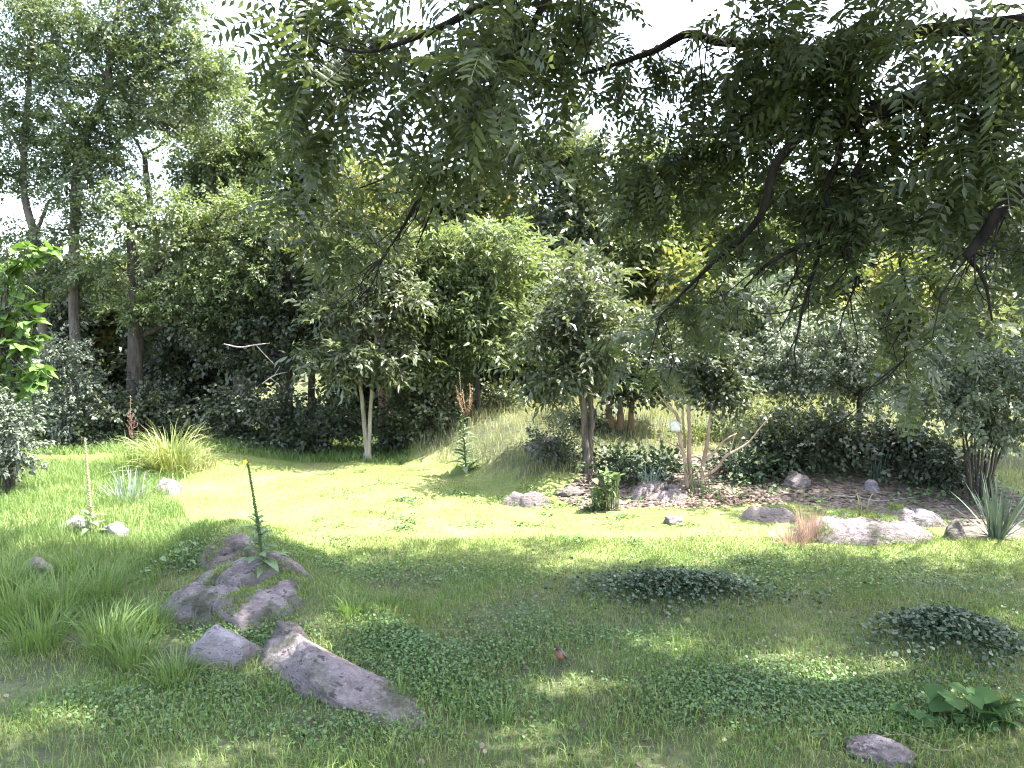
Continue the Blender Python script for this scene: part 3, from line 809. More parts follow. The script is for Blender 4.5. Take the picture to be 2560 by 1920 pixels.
# dead grey branches caught in the undergrowth
dead = [('bare grey dead branch curling through the undergrowth', 18.2, [[(560, 860, .012), (600, 868, .018), (640, 862, .018), (675, 858, .01)], [(640, 862, .012), (665, 890, .012), (690, 915, .006)]]),
        ('small pale forked dead branch in the dark undergrowth', 18.0, [[(655, 960, .015), (675, 945, .014), (695, 935, .01), (720, 930, .005)], [(675, 945, .01), (690, 955, .007), (700, 965, .004)], [(685, 940, .008), (700, 915, .005)]]),
        ('pale dead branch sticking out left of the spreading tree', 18.0, [[(950, 752, .012), (970, 770, .014), (985, 775, .01)], [(970, 770, .009), (985, 755, .006)]])]
for lab, d, brs in dead:
    root = thing('dead_branch', lab, 'branch', P(*brs[0][0][:2], d), 'dead branches in the treeline')
    for br in brs:
        mb = MB(); sp = smooth_path([P(x, y, d) for x, y, r in br], 5)
        tube(mb, sp, np.interp(np.linspace(0, 1, len(sp)), np.linspace(0, 1, len(br)), [e[2] for e in br]), 6, .08)
        part('twig', mb, M['dead'], root, True)

# ------------------------------------------------------------------ the walnut overhead (its trunk stands right of the picture)
wbase = onground(7.6, 6.6)
wal = thing('walnut_tree', 'big walnut tree hanging its leafy limbs over the top right of the yard', 'tree', wbase)
def wlimb(pts_r, name='limb', world=False, sides=9):
    pts = [np.array(e[:3]) if world else P(e[0], e[1], e[3] * .97) for e in pts_r]
    rr = [e[3] if world else e[2] * 1.15 for e in pts_r]
    sp = smooth_path(pts, 6); mb = MB()
    tube(mb, sp, np.interp(np.linspace(0, 1, len(sp)), np.linspace(0, 1, len(rr)), rr), sides, .05)
    part(name, mb, M['bark_walnut'], wal, True)
    return sp
wlimb([(*wbase[:2], wbase[2] - .2, .42), (7.5, 6.6, 1.5, .34), (7.4, 6.65, 3.2, .31), (7.3, 6.8, 5.0, .28), (7.2, 6.6, 7.2, .22), (6.8, 6.2, 9.5, .12)], 'trunk', True, 14)
L = []
L.append(wlimb([(2900, 120, .15, 6.8), (2700, 165, .12, 6.9), (2560, 190, .10, 7.0), (2420, 215, .09, 7.1), (2300, 240, .08, 7.2), (2170, 285, .07, 7.3), (2060, 300, .05, 7.4), (1980, 320, .035, 7.6), (1900, 310, .02, 7.8), (1820, 330, .008, 7.9)]))
L.append(wlimb([(2060, 300, .045, 7.4), (1990, 350, .042, 7.5), (1935, 420, .04, 7.6), (1910, 520, .035, 7.7), (1860, 590, .028, 7.9), (1790, 650, .022, 8.2), (1710, 730, .014, 8.5), (1640, 800, .008, 8.8)]))
L.append(wlimb([(2080, 300, .034, 7.4), (2100, 380, .03, 7.5), (2065, 470, .026, 7.6), (2075, 540, .022, 7.5), (2050, 600, .02, 7.6), (1990, 620, .02, 7.7), (1920, 660, .016, 7.8), (1860, 720, .008, 8)]))
L.append(wlimb([(2060, 560, .02, 7.6), (2040, 660, .016, 7.6), (2010, 760, .013, 7.7), (1985, 880, .006, 7.8)]))
L.append(wlimb([(2140, 300, .036, 7.3), (2165, 370, .033, 7.5), (2135, 450, .03, 7.4), (2150, 540, .024, 7.6), (2120, 620, .018, 7.4), (2140, 700, .012, 7.6), (2105, 790, .006, 7.6)]))
L.append(wlimb([(2560, 60, .08, 7.4), (2300, 80, .06, 7.6), (2050, 130, .05, 7.8), (1930, 110, .042, 7.9), (1800, 105, .04, 8), (1720, 85, .038, 8.1), (1640, 125, .03, 8.2), (1540, 160, .022, 8.2), (1440, 190, .012, 8.2)]))
L.append(wlimb([(2560, -190, .08, 6.6), (2200, -170, .06, 6.6), (1800, -130, .05, 6.4), (1400, -60, .04, 6.2), (1200, 20, .03, 6.1), (1050, 90, .02, 6.2), (900, 130, .012, 6.5), (780, 90, .006, 6.8)]))
L.append(wlimb([(1400, -60, .03, 6.2), (1290, 130, .026, 6.6), (1180, 290, .024, 7.2), (1110, 400, .022, 7.6), (1050, 490, .018, 7.9), (1000, 580, .012, 8.1), (930, 680, .006, 8.4)]))
L.append(wlimb([(1110, 400, .014, 7.6), (1010, 430, .011, 7.8), (900, 470, .006, 8)]))
L.append(wlimb([(1090, 430, .012, 7.8), (1080, 520, .01, 7.9), (1040, 620, .005, 8.1)]))
L.append(wlimb([(2700, 420, .08, 6.2), (2560, 470, .065, 6.3), (2500, 530, .05, 6.4), (2450, 600, .04, 6.5), (2416, 645, .03, 6.5)]))
L.append(wlimb([(2416, 640, .02, 6.5), (2460, 700, .014, 6.6), (2480, 800, .008, 6.7)]))
L.append(wlimb([(2300, 240, .034, 7.2), (2320, 330, .03, 7.5), (2280, 440, .026, 7.6), (2285, 540, .02, 7.8), (2250, 640, .016, 7.9), (2275, 760, .011, 8.0), (2260, 900, .005, 8.1)]))
# bare twigs under the right-hand limbs
g = np.random.default_rng(9)
for _ in range(90):
    tw = MB()
    src = L[[1, 2, 3, 4, 12, 7, 5, 6, 10][g.integers(0, 9)]]
    a = src[g.integers(len(src) // 3, len(src))]
    b = a + np.array([g.normal(-.15, .3), g.normal(0, .2), -abs(g.normal(.35, .25))])
    pth = limb_path(a, b, -.1, 8); tube(tw, pth, np.linspace(.009, .003, len(pth)), 4)
    for _ in range(2):
        k = g.integers(2, len(pth)); e = pth[k] + np.array([g.normal(0, .16), g.normal(0, .1), -abs(g.normal(.15, .12))])
        p2 = limb_path(pth[k], e, -.1, 6); tube(tw, p2, np.linspace(.005, .002, len(p2)), 4)
    part('twig', tw, M['bark_walnut'], wal, True)

WC = [(1540, 100, 70, 40, 7.6), (1850, 110, 80, 40, 7.8), (1440, 50, 80, 40, 7), (1560, 180, 60, 35, 7.9), (1150, 110, 90, 50, 6.6), (2450, 60, 80, 40, 6.6), (1600, 130, 80, 45, 8), (1700, 240, 90, 45, 8.2), (1760, 340, 90, 45, 8.6), (1860, 390, 70, 35, 8.4), (1590, 420, 70, 40, 8.4), (1460, 330, 70, 45, 7.8), (1560, 220, 70, 40, 7.6), (1880, 130, 70, 40, 7.8), (1620, 10, 70, 35, 7.4), (2200, 640, 60, 80, 7.2), (2330, 560, 80, 60, 7.4), (2400, 480, 80, 50, 6.9), (2060, 640, 50, 60, 7.9), (2180, 480, 60, 70, 7.3), (2330, 250, 90, 60, 7), (2200, 60, 90, 50, 7), (2480, 200, 80, 50, 6.4), (2330, 680, 60, 60, 7.8), (2530, 340, 60, 60, 6.4), (1960, 200, 70, 40, 8), (740, 480, 60, 50, 8.2), (820, 560, 60, 60, 8.4), (770, 40, 80, 45, 7), (720, 110, 45, 35, 7), (850, 170, 80, 50, 6.5), (760, 210, 45, 40, 6.8), (800, 345, 75, 45, 7.5), (950, 90, 90, 50, 7), (1010, 250, 95, 60, 6.4), (1100, 50, 110, 45, 6), (1200, 160, 140, 80, 5.6),
      (1350, 70, 110, 60, 6.5), (1440, 230, 110, 60, 7.2), (1300, 320, 110, 55, 7.4), (1110, 370, 90, 45, 7), (910, 360, 80, 40, 7.8), (1560, 300, 100, 50, 8), (1520, 30, 90, 40, 7),
      (1640, 210, 70, 45, 8), (1650, 400, 90, 40, 9), (1850, 230, 110, 50, 8), (1860, 40, 80, 40, 7.5), (1950, 290, 80, 40, 8.5), (2000, 110, 110, 60, 7), (2150, 220, 110, 80, 7), (2120, 420, 60, 80, 7.5),
      (2140, 560, 60, 90, 7.5), (2290, 110, 110, 70, 6.5), (2400, 300, 110, 70, 6.5), (2320, 420, 90, 60, 7), (2480, 440, 90, 70, 6.5), (2520, 90, 80, 60, 6), (2530, 600, 50, 70, 6.6),
      (2110, 700, 70, 80, 7.6), (1740, 470, 70, 45, 9), (1800, 720, 90, 50, 8.5), (1690, 790, 80, 50, 8.8), (1620, 480, 60, 50, 9), (1850, 560, 50, 60, 8), (2260, 760, 55, 70, 8), (2270, 900, 50, 60, 8.1), (2440, 770, 60, 60, 6.8),
      (870, 470, 60, 60, 8), (950, 560, 70, 55, 8), (1040, 470, 50, 40, 7.9), (890, 610, 65, 45, 8.6), (1380, 420, 80, 40, 7.6), (1250, 450, 60, 45, 7.6), (1500, 390, 70, 40, 8), (1610, 900, 60, 40, 9), (1130, 250, 90, 60, 6.2),
      (2230, 330, 90, 60, 7), (2050, 220, 80, 50, 7.4), (1750, 150, 60, 30, 8.2), (1480, 130, 50, 30, 8), (1240, 20, 90, 40, 6.4), (2400, 180, 90, 50, 6.8), (2010, 480, 50, 60, 7.8), (2500, 280, 70, 60, 6.2), (1650, 70, 60, 30, 7.6)]
g = np.random.default_rng(21)
pos, dirs = [], []
for x, y, rx, ry, d in WC:
    c = P(x, y, d); s = d / FPX
    r = np.array([rx * s, rx * s * .9, ry * s])
    n = int((14 + 95 * rx * ry * s * s * math.pi) * (.7 if y > 640 else .6 if (y > 440 and x < 1300) else 1.3 if x > 1900 else 1.2))
    p, dr, _ = clump_points(c, r * 1.15, n, g, nsub=9, flat=.9)
    pos.append(p); dirs.append(dr * .6 + g.normal(0, .6, dr.shape) + [0, 0, -.35])
pos = np.vstack(pos); dirs = np.vstack(dirs)
GAPS = [(860, 1538, .75, .3), (120, 1815, .45, .25), (1650, 1612, .6, .28), (1450, 1705, .6, .22), (2265, 1680, .35, .3), (2510, 1552, .4, .2), (560, 1885, .4, .2), (1950, 1660, .5, .2), (700, 1660, .4, .35), (520, 1600, .4, .3), (300, 1600, .5, .3), (2060, 1700, .35, .2), (1350, 1860, .4, .2), (1750, 1780, .3, .2)]
GAPS = [(*G(a, b_)[:2], c_, d_) for a, b_, c_, d_ in GAPS]
def open_sky(p, dirs):
    q = p + dirs / (np.linalg.norm(dirs, axis=1, keepdims=True) + 1e-9) * .25
    k = q[:, 2] / math.tan(SUN_EL)
    gx, gy = q[:, 0] - k * SUN_H.x, q[:, 1] - k * SUN_H.y
    keep = np.ones(len(p), bool)
    for a, b_, c_, d_ in GAPS: keep &= ((gx - a) / (c_ + .1)) ** 2 + ((gy - b_) / (d_ + .1)) ** 2 > 1
    return keep
kk = open_sky(pos, dirs); pos, dirs = pos[kk], dirs[kk]
FR = frames(dirs, .4, g); S = g.uniform(.75, 1.2, len(pos))
qx, qy, dep = project(pos)
inside = (qx > 0) & (qx < 2560) & (qy > -20) & (qy < 1000)
score = np.where(inside, S / dep, 0)
order = np.argsort(-score)
top300, rest = order[:300], order[300:]
wm = []
for V, Q in T['walnut']:
    me = MB().add(V, Q).mesh('walnut_leaf'); me.materials.append(M['walnut']); wm.append(me)
for i in top300:
    placed('leaf', wm[int(g.integers(0, len(wm)))], (FR[i] * S[i], pos[i]), wal)
mb = MB()
stamp(mb, pos[rest], FR[rest], S[rest], T['walnut_mid'], g)
part('crown', mb, M['walnut'], wal, kind='stuff')
# the rest of the crown, above the picture
mb = MB()
for q_ in range(140):
    x, y = g.uniform(-3.6, 12.5), (g.uniform(2.5, 9.6) if q_ < 90 else g.uniform(8.5, 10.1))
    zmin = CAM_H + .45 * y + .6
    z = g.uniform(max(6.5, zmin + .3), max(6.5, zmin + .3) + 3.2)
    c = np.array([x, y, z]); r = np.array([1.1, .95, .55])
    n = 55
    p, dr, _ = clump_points(c, r, n, g, flat=.7)
    dr = dr * .6 + g.normal(0, .6, dr.shape) + [0, 0, -.3]
    kk = open_sky(p, dr); p, dr = p[kk], dr[kk]
    stamp(mb, p, frames(dr, .5, g), g.uniform(1.05, 1.55, len(p)), T['walnut_simple'], g)
part('upper_crown', mb, M['walnut'], wal, kind='stuff')
for k in range(9):
    a = np.array([7.2, 6.6, 5.5 + .45 * k])
    b = np.array([g.uniform(-1, 11), g.uniform(2, 10), g.uniform(8.5, 11)])
    pth = limb_path(a, b, .1, 12); mb = MB(); tube(mb, pth, np.linspace(.11, .02, len(pth)), 7, .05)
    part('limb', mb, M['bark_walnut'], wal, True)

# ------------------------------------------------------------------ rocks
def rock(label, px, py, w, dep, h, mat, seed, sink=.35, yaw=0., tilt=0., sub=4, planes=9, strata=.05, roll=0., name='rock', group=None, rough=1.0):
    """A rock whose base front is near photo pixel (px, py); w, dep, h are metres."""
    g = np.random.default_rng(seed)
    bm = bmesh.new(); bmesh.ops.create_icosphere(bm, subdivisions=sub, radius=1)
    V = np.array([v.co[:] for v in bm.verts]); F = np.array([[v.index for v in f.verts] for f in bm.faces]); bm.free()
    for _ in range(planes):
        n = g.normal(0, 1, 3); n[2] = abs(n[2]) * .7; n /= np.linalg.norm(n)
        o = g.uniform(.55, .85)
        k = np.maximum(0, V @ n - o); V = V - k[:, None] * n * .93
    off = Vector((seed * 3.7, seed * 1.3, 0))
    N = np.array([noise.noise(Vector(v) * 1.6 + off) * .18 + noise.noise(Vector(v) * 4.5 + off) * .09 - abs(noise.noise(Vector((v[0] * 7, v[1] * 7, v[2] * 12)) + off)) * .11 + noise.noise(Vector(v) * 15 + off) * .04 for v in V])
    V = V * (1 + N * rough)[:, None]
    lay = V[:, 2] * 1.0 + V[:, 0] * .35 + V[:, 1] * .2
    V[:, :2] *= (1 + strata * .45 * np.tanh(3 * np.sin(lay * (9 + 3 * np.sin(seed)) + 14 * N + seed)))[:, None]
    V = V * np.array([w / 2, dep / 2, h])
    A = rot_z(yaw) @ rot_y(tilt) @ rot_x(roll)
    V = V @ A.T
    b = G(px, py)
    c = np.array([b[0], b[1] + dep * .35, 0]); c[2] = float(H(c[0], c[1])) + h * (1 - 2 * sink) * .5
    me = MB().add(V, tris=F).mesh('rock', smooth=False)
    o = link(name, me, M[mat]); o.location = c
    return tag(o, label, 'rock', group)

LEDGES = []
def ledge(label, px, py, length, width, yaw, amp, mat, seed, cell=.32, strike=.5, cut=.42, hv=.62, wb=.6):
    """Bedrock breaking through the turf: a fractured sheet whose edges run under the ground."""
    b = G(px, py); nu, nv = int(length * 46), int(width * 46)
    u = np.linspace(-1, 1, nu); v = np.linspace(-1, 1, nv)
    U, Vv = np.meshgrid(u, v)
    c, s = math.cos(yaw), math.sin(yaw)
    X = b[0] + U * length / 2 * c - Vv * width / 2 * s
    Y = b[1] + U * length / 2 * s + Vv * width / 2 * c
    Z = H(X, Y)
    up = np.zeros_like(Z)
    cs, ss = math.cos(strike), math.sin(strike)
    for i in range(nv):
        for j in range(nu):
            x, y = X[i, j], Y[i, j]
            f = 1 - (abs(U[i, j]) ** 2.4 + abs(Vv[i, j]) ** 2.4)
            wob = noise.noise(Vector((x * 1.6, y * 1.6, seed))) * .5 + noise.noise(Vector((x * 4, y * 4, seed + 3.))) * .22
            a_, c_ = (x * cs + y * ss), (-x * ss + y * cs)
            q = Vector((a_ / (cell * 2.6) + wob * .25, c_ / cell + wob * .3, seed * 2.1))
            dist, pts = noise.voronoi(q)
            hsh = math.sin(pts[0].x * 12.9 + pts[0].y * 78.2 + seed) * 43758.5; hsh -= math.floor(hsh)
            crack = math.exp(-max(0., dist[1] - dist[0]) / .07)
            rib = noise.noise(Vector((a_ * 3, c_ * 26, seed))) * .012 + noise.noise(Vector((x * 22, y * 22, seed))) * .010 + noise.noise(Vector((x * 9, y * 9, seed))) * .02
            up[i, j] = amp * (min(1., max(-1., f * 1.25)) - cut + wob * wb + (hsh - .5) * hv) - crack * .06 + rib * 1.5
    Z = Z + np.maximum(up, -.06)
    idx = np.arange(nu * nv).reshape(nv, nu)
    q = np.stack([idx[:-1, :-1], idx[:-1, 1:], idx[1:, 1:], idx[1:, :-1]], -1).reshape(-1, 4)
    keep = (up.ravel()[q] > -.05).any(1)
    V = np.stack([X, Y, Z], -1).reshape(-1, 3)
    used = np.unique(q[keep]); ren = np.full(nu * nv, -1); ren[used] = np.arange(len(used))
    me = MB().add(V[used] - b, ren[q[keep]]).mesh('rock_ledge')
    o = link('rock_ledge', me, M[mat]); o.location = b
    LEDGES.append((b[0], b[1], c, s, length, width, up))
    return tag(o, label, 'rock', 'ledges of bedrock in the grass')
ledge('fractured pinkish-grey bedrock ledge below the flowering mullein', 590, 1500, 2.3, 1.55, -.42, .36, 'rock', 1, .36, -.3, .34, .42, .5)
ledge('broken bedrock ledge at the very top of the outcrop', 565, 1392, .9, .6, -.2, .26, 'rock_brown', 5, .25, .2, .3)
rock('rounded pale boulder with a bright top low on the outcrop', 535, 1665, .86, .6, .27, 'rock_pale', 6, .33, -.2, .1, 5, 5, .0, .1, 'boulder', None, .5)
rock('long low ribbed rock slab sloping down into the grass', 815, 1750, 2.45, .72, .27, 'rock', 7, .44, -.6, .13, 5, 7, .03, .32, 'rock', None, .75)
rock('small rounded brown rock above the long ribbed slab', 715, 1625, .55, .42, .2, 'rock_brown', 8, .38, -.5, .1, 4)
rock('pale rock left of the pale mullein leaves', 170, 1325, .62, .35, .17, 'rock_pale', 9, .3, -.5)
rock('pale rounded rock right of the pale mullein leaves', 278, 1345, .5, .35, .18, 'rock_pale', 10, .3, .1)
rock('pale pinkish rock behind the blue-green iris', 405, 1235, .62, .5, .24, 'rock_pale', 11, .3, -.3)
rock('small white rock in the left meadow grass', 42, 1195, .3, .24, .17, 'rock_pale', 12, .3)
rock('grey rock sunk in the grass at the left edge', 85, 1435, .38, .3, .16, 'rock', 13, .3)
ledge('lone mauve bedrock hump rising out of the bright lawn', 1318, 1262, 1.1, .55, -.15, .26, 'rock', 14, .3, -.25, .3)
ledge('crumbly mauve bedrock at the bed edge under the smooth stems', 1650, 1242, 1.25, .8, 0, .3, 'rock', 15, .22, .2, .3)
rock('small dark rock lying in the bright lawn', 1685, 1310, .42, .3, .12, 'rock_brown', 16, .35)
ledge('low mauve bedrock left of the pink dry grass', 1920, 1294, 1.1, .6, -.1, .24, 'rock', 17, .3, -.2, .3)
ledge('broad ribbed bedrock ledge right of the pink dry grass', 2160, 1340, 2.5, 1.05, -.16, .36, 'rock', 18, .34, -.2, .26, .4, .5)
ledge('flat pale bedrock ledge behind the broad ribbed one', 2275, 1308, 1.3, .6, -.1, .24, 'rock_pale', 19, .3, -.1, .3)
rock('square grey rock at the foot of the yucca', 2400, 1352, .46, .4, .26, 'rock', 20, .3, .2)
rock('round grey rock in the dark mulch bed', 1998, 1222, .62, .5, .27, 'rock', 21, .3)
rock('small pinkish rock in the dark mulch bed', 2185, 1228, .3, .28, .17, 'rock_pale', 22, .3)
rock('dark boulder with a pale crest high on the grassy bank', 1362, 1145, .85, .6, .34, 'rock', 23, .28, 0, .05)
rock('half-buried grey rock beside the lone grey trunk', 1428, 1240, .6, .4, .16, 'rock_brown', 24, .33)
rock('bluish grey rock among sticks at the bottom right', 2235, 1915, .62, .34, .15, 'rock', 25, .33, -.1, .1, 5)

# ------------------------------------------------------------------ grass
def blades(x, y, h, w, bend, g, nseg=2, az=None, dz=0.):
    n = len(x)
    z = H(x, y) + dz
    az = g.uniform(0, 2 * np.pi, n) if az is None else az
    # blades turn their width roughly to any side
    hx, hy = np.cos(az), np.sin(az)
    sa = g.uniform(0, 2 * np.pi, n); sx, sy = np.cos(sa) * w / 2, np.sin(sa) * w / 2
    b = np.stack([x, y, z - .01], -1)
    s = np.stack([sx, sy, np.zeros(n)], -1)
    m = b + np.stack([hx * bend * h * .3, hy * bend * h * .3, h * .6], -1)
    t = b + np.stack([hx * bend * h, hy * bend * h, h * (1 - .35 * bend)], -1)
    if nseg == 1:
        V = np.stack([b - s, b + s, t], 1).reshape(-1, 3)
        return MB().add(V, tris=np.arange(3 * n).reshape(-1, 3))
    V = np.stack([b - s, b + s, m + s * .7, m - s * .7, t], 1).reshape(-1, 3)
    k = np.arange(n)[:, None] * 5
    return MB().add(V, quads=k + np.array([[0, 1, 2, 3]]), tris=k + np.array([[3, 2, 4]]))

def field(g, n, y0, y1, pad=.4, power=1.0):
    """Random places on the ground inside the view wedge, plus a margin."""
    y = y0 + (y1 - y0) * g.uniform(0, 1, n) ** power
    hw = y * .72 + pad
    x = g.uniform(-1, 1, n) * hw
    keep = g.uniform(0, 1, n) < hw / (y1 * .72 + pad)
    return x[keep], y[keep]

def lump(x, y, s=1.0, seed=0.):
    return (np.sin(x * 1.7 * s + seed) * np.cos(y * 2.1 * s - seed) + np.sin(x * 3.9 * s - y * 2.7 * s + seed * 2) * .6 + np.sin(y * 5.3 * s + x * 1.1 * s) * .4) / 2.0

ROCKS = [o for o in bpy.data.objects if o.get('category') == 'rock']
def off_rocks(x, y, f=.72):
    keep = np.ones(len(x), bool)
    for bx, by, c, s, ln, wd, up in LEDGES:
        du, dv = x - bx, y - by
        U = (du * c + dv * s) / (ln / 2); W = (-du * s + dv * c) / (wd / 2)
        inn = (np.abs(U) < 1) & (np.abs(W) < 1)
        i = np.clip(((W + 1) / 2 * (up.shape[0] - 1)).astype(int), 0, up.shape[0] - 1); j = np.clip(((U + 1) / 2 * (up.shape[1] - 1)).astype(int), 0, up.shape[1] - 1)
        keep &= ~(inn & (up[i, j] > .03))
    for o in ROCKS:
        if o.name.startswith('rock_ledge'): continue
        co = np.empty(len(o.data.vertices) * 3, np.float32); o.data.vertices.foreach_get('co', co); co = co.reshape(-1, 3)
        up = co[co[:, 2] + o.location.z > H(co[:, 0] + o.location.x, co[:, 1] + o.location.y) + .02]
        if len(up) < 4: continue
        c = up[:, :2].mean(0); q = up[:, :2] - c
        ev, E = np.linalg.eigh(q.T @ q / len(q))
        ax = np.sqrt(ev) * 1.75 * f
        u = (np.stack([x - o.location.x - c[0], y - o.location.y - c[1]], -1) @ E) / ax
        keep &= (u ** 2).sum(1) > 1
    return keep

MEADOW = [tuple(G(*p)[:2]) for p in [(-300, 1150), (470, 1160), (470, 1190), (420, 1240), (560, 1330), (420, 1420), (370, 1500), (470, 1640), (350, 1700), (150, 1660), (-300, 1640)]]
TUSS = [tuple(G(*p)[:2]) for p in [(-300, 1430), (350, 1420), (380, 1500), (470, 1640), (400, 1690), (260, 1650), (100, 1590), (-300, 1600)]]
g = np.random.default_rng(100)
# shaded foreground turf
x, y = field(g, 250000, 4.6, 11.2)
rbx, rby = G(1400, 1668)[:2]
k = off_rocks(x, y, .62) & ~in_poly(x, y, TUSS) & ((np.hypot((x - rbx) / 1.3, y - rby + .06) > .1) | (g.uniform(0, 1, len(x)) < .3))
x, y = x[k], y[k]
dens = .6 + .75 * lump(x, y, 1.0, 1.0) * (.6 + .6 * lump(x, y, .5, 9.))
k = g.uniform(0, 1, len(x)) < dens; x, y = x[k], y[k]
hh = (.045 + .085 * g.uniform(0, 1, len(x)) ** 2) * (1 + .45 * lump(x, y, .8, 2.)) * np.interp(y, [5, 7, 9.5], [1.3, 1.1, .7])
tag(link('grass', blades(x, y, np.abs(hh) + .02, .005 + .005 * g.uniform(0, 1, len(x)), g.uniform(.1, 1.1, len(x)), g).mesh('grass'), M['grass']), 'patchy green and straw turf in the shade of the walnut', 'grass', None, 'stuff')
# grass rooted in the pockets of the ledges
PX, PY, PZ = [], [], []
for bx, by, c, s, ln, wd, up in LEDGES:
    n = int(5200 * ln * wd)
    U, W = g.uniform(-1, 1, n), g.uniform(-1, 1, n)
    x = bx + U * ln / 2 * c - W * wd / 2 * s; y = by + U * ln / 2 * s + W * wd / 2 * c
    i = ((W + 1) / 2 * (up.shape[0] - 1)).astype(int); j = ((U + 1) / 2 * (up.shape[1] - 1)).astype(int)
    e = up[i, j]
    k = (e > 0) & ((lump(x, y, 1.7, 4.) > .34) | ((e < .07) & (g.uniform(0, 1, n) < .55)))
    PX.append(x[k]); PY.append(y[k]); PZ.append(e[k])
PX, PY, PZ = np.concatenate(PX), np.concatenate(PY), np.concatenate(PZ)
tag(link('ledge_grass', blades(PX, PY, g.uniform(.03, .12, len(PX)), .005 + .004 * g.uniform(0, 1, len(PX)), g.uniform(.3, 1.2, len(PX)), g, dz=PZ).mesh('ledge_grass'), M['grass']), 'grass and moss rooted in the pockets of the bedrock ledges', 'grass', None, 'stuff')
# sunlit mown lawn
x, y = field(g, 370000, 9.6, 18.6)
k = off_rocks(x, y) & ~bed_mask(x, y) & ~in_poly(x, y, MEADOW)
x, y = x[k], y[k]
bz = H(x, y)
k = (bz < .22) | (x < -4); x, y = x[k], y[k]
hh = (.03 + .03 * g.uniform(0, 1, len(x))) * (1 + .3 * lump(x, y, .9, 5.))
tag(link('lawn', blades(x, y, hh, .007 + .004 * g.uniform(0, 1, len(x)), g.uniform(.1, .9, len(x)), g, 1).mesh('lawn'), M['lawn']), 'short bright sunlit lawn in the middle of the clearing', 'lawn', None, 'stuff')
# taller meadow grass on the left
x, y = field(g, 340000, 7.6, 18.8, 2.)
k = in_poly(x, y, MEADOW) & off_rocks(x, y); x, y = x[k], y[k]
hh = (.10 + .10 * g.uniform(0, 1, len(x))) * (1 + .5 * lump(x, y, 1.2, 3.))
tag(link('meadow_grass', blades(x, y, np.abs(hh) + .04, .006 + .004 * g.uniform(0, 1, len(x)), g.uniform(.15, .9, len(x)), g).mesh('meadow_grass'), M['meadow']), 'unmown meadow grass on the left side of the clearing', 'grass', None, 'stuff')
# dry grass and weeds of the bank and of the rise behind the bed
x, y = field(g, 70000, 13.2, 25, 1.)
bz = H(x, y)
k = off_rocks(x, y) & ~bed_mask(x, y) & (bz > .12) & (x > -4.6); x, y = x[k], y[k]
hh = (.12 + .2 * g.uniform(0, 1, len(x))) * (1 + .5 * lump(x, y, 1.1, 7.))
tag(link('bank_grass', blades(x, y, np.abs(hh) + .05, .008 + .006 * g.uniform(0, 1, len(x)), g.uniform(.1, .7, len(x)), g).mesh('bank_grass'), M['dry']), 'tall half-dry grass on the bank and the rise behind the shrub bed', 'grass', None, 'stuff')
# fringe where lawn meets the trees on the left
x, y = field(g, 45000, 17.2, 21, 1.)
k = (x < -2.5) & (H(x, y) < .6); x, y = x[k], y[k]
hh = .1 + .16 * g.uniform(0, 1, len(x))
tag(link('weeds', blades(x, y, hh, 
 .012 + .01 * g.uniform(0, 1, len(x)), g.uniform(.2, .9, len(x)), g).mesh('weeds'), M['meadow']), 'weedy fringe where the lawn meets the dark treeline', 'weeds', None, 'stuff')
# low leafy ground cover: clover and ground ivy
def leaf_carpet(name, x, y, size, lift, mat, g, label, cat, tilt=.45, parent=None, kind='stuff'):
    n = len(x)
    pos = np.stack([x, y, H(x, y) + lift], -1)
    dirs = np.stack([g.normal(0, 1, n), g.normal(0, 1, n), g.normal(.05, tilt, n)], -1)
    tmp = []
    for kk in range(3):
        V = np.array([[0, 0, 0], [.35, .5, .08], [.9, .32, 0], [1, 0, -.05], [.9, -.32, 0], [.35, -.5, .08]], float)
        tmp.append((V, np.array([[0, 1, 2, 3], [0, 3, 4, 5]])))
    mb = MB(); stamp(mb, pos, frames(dirs, tilt, g), size, tmp, g)
    if parent is not None: return part(name, mb, mat, parent, kind=kind)
    return tag(link(name, mb.mesh(name), mat), label, cat, None, kind)

def blob(g, n, cx, cy, rx, ry, rot=0.):
    u = g.normal(0, .5, (n, 2)) * [rx, ry]
    c, s = math.cos(rot), math.sin(rot)
    return cx + u[:, 0] * c - u[:, 1] * s, cy + u[:, 0] * s + u[:, 1] * c

patches = [(1090, 1690, 1.0, .45, -.6, 2600), (1000, 1600, .6, .35, -.4, 1500), (1900, 1720, 1.2, .55, 0, 3600), (2150, 1780, 1.1, .6, 0, 3000), (1700, 1760, .6, .35, 0, 1000), (600, 1590, .9, .3, -.4, 1900), (1250, 1640, .5, .35, 0, 600),
           (900, 1430, 1.0, .5, 0, 1300), (1900, 1440, 1.6, .7, 0, 1900), (2300, 1450, 1.2, .7, 0, 1200), (1200, 1440, 1.0, .5, 0, 1000), (1300, 1560, .8, .5, 0, 900), (400, 1800, .8, .4, 0, 900), (900, 1830, .8, .3, 0, 700), (1500, 1600, .9, .3, 0, 600), (560, 1730, .8, .3, -.2, 1000), (480, 1390, .8, .4, -.3, 1500), (250, 1760, .6, .3, 0, 500)]
X, Y = [], []
for px, py, rx, ry, rot, n in patches:
    b = G(px, py); u, v = blob(g, int(n * 1.25), b[0], b[1], rx * 1.12, ry * 1.12, rot); X.append(u); Y.append(v)
X, Y = np.concatenate(X), np.concatenate(Y)
k = off_rocks(X, Y, .8); X, Y = X[k], Y[k]
leaf_carpet('ground_cover', X, Y, g.uniform(.014, .036, len(X)), g.uniform(.02, .08, len(X)), M['clover'], g, 'low clover and ground ivy spread in patches through the turf', 'ground cover')
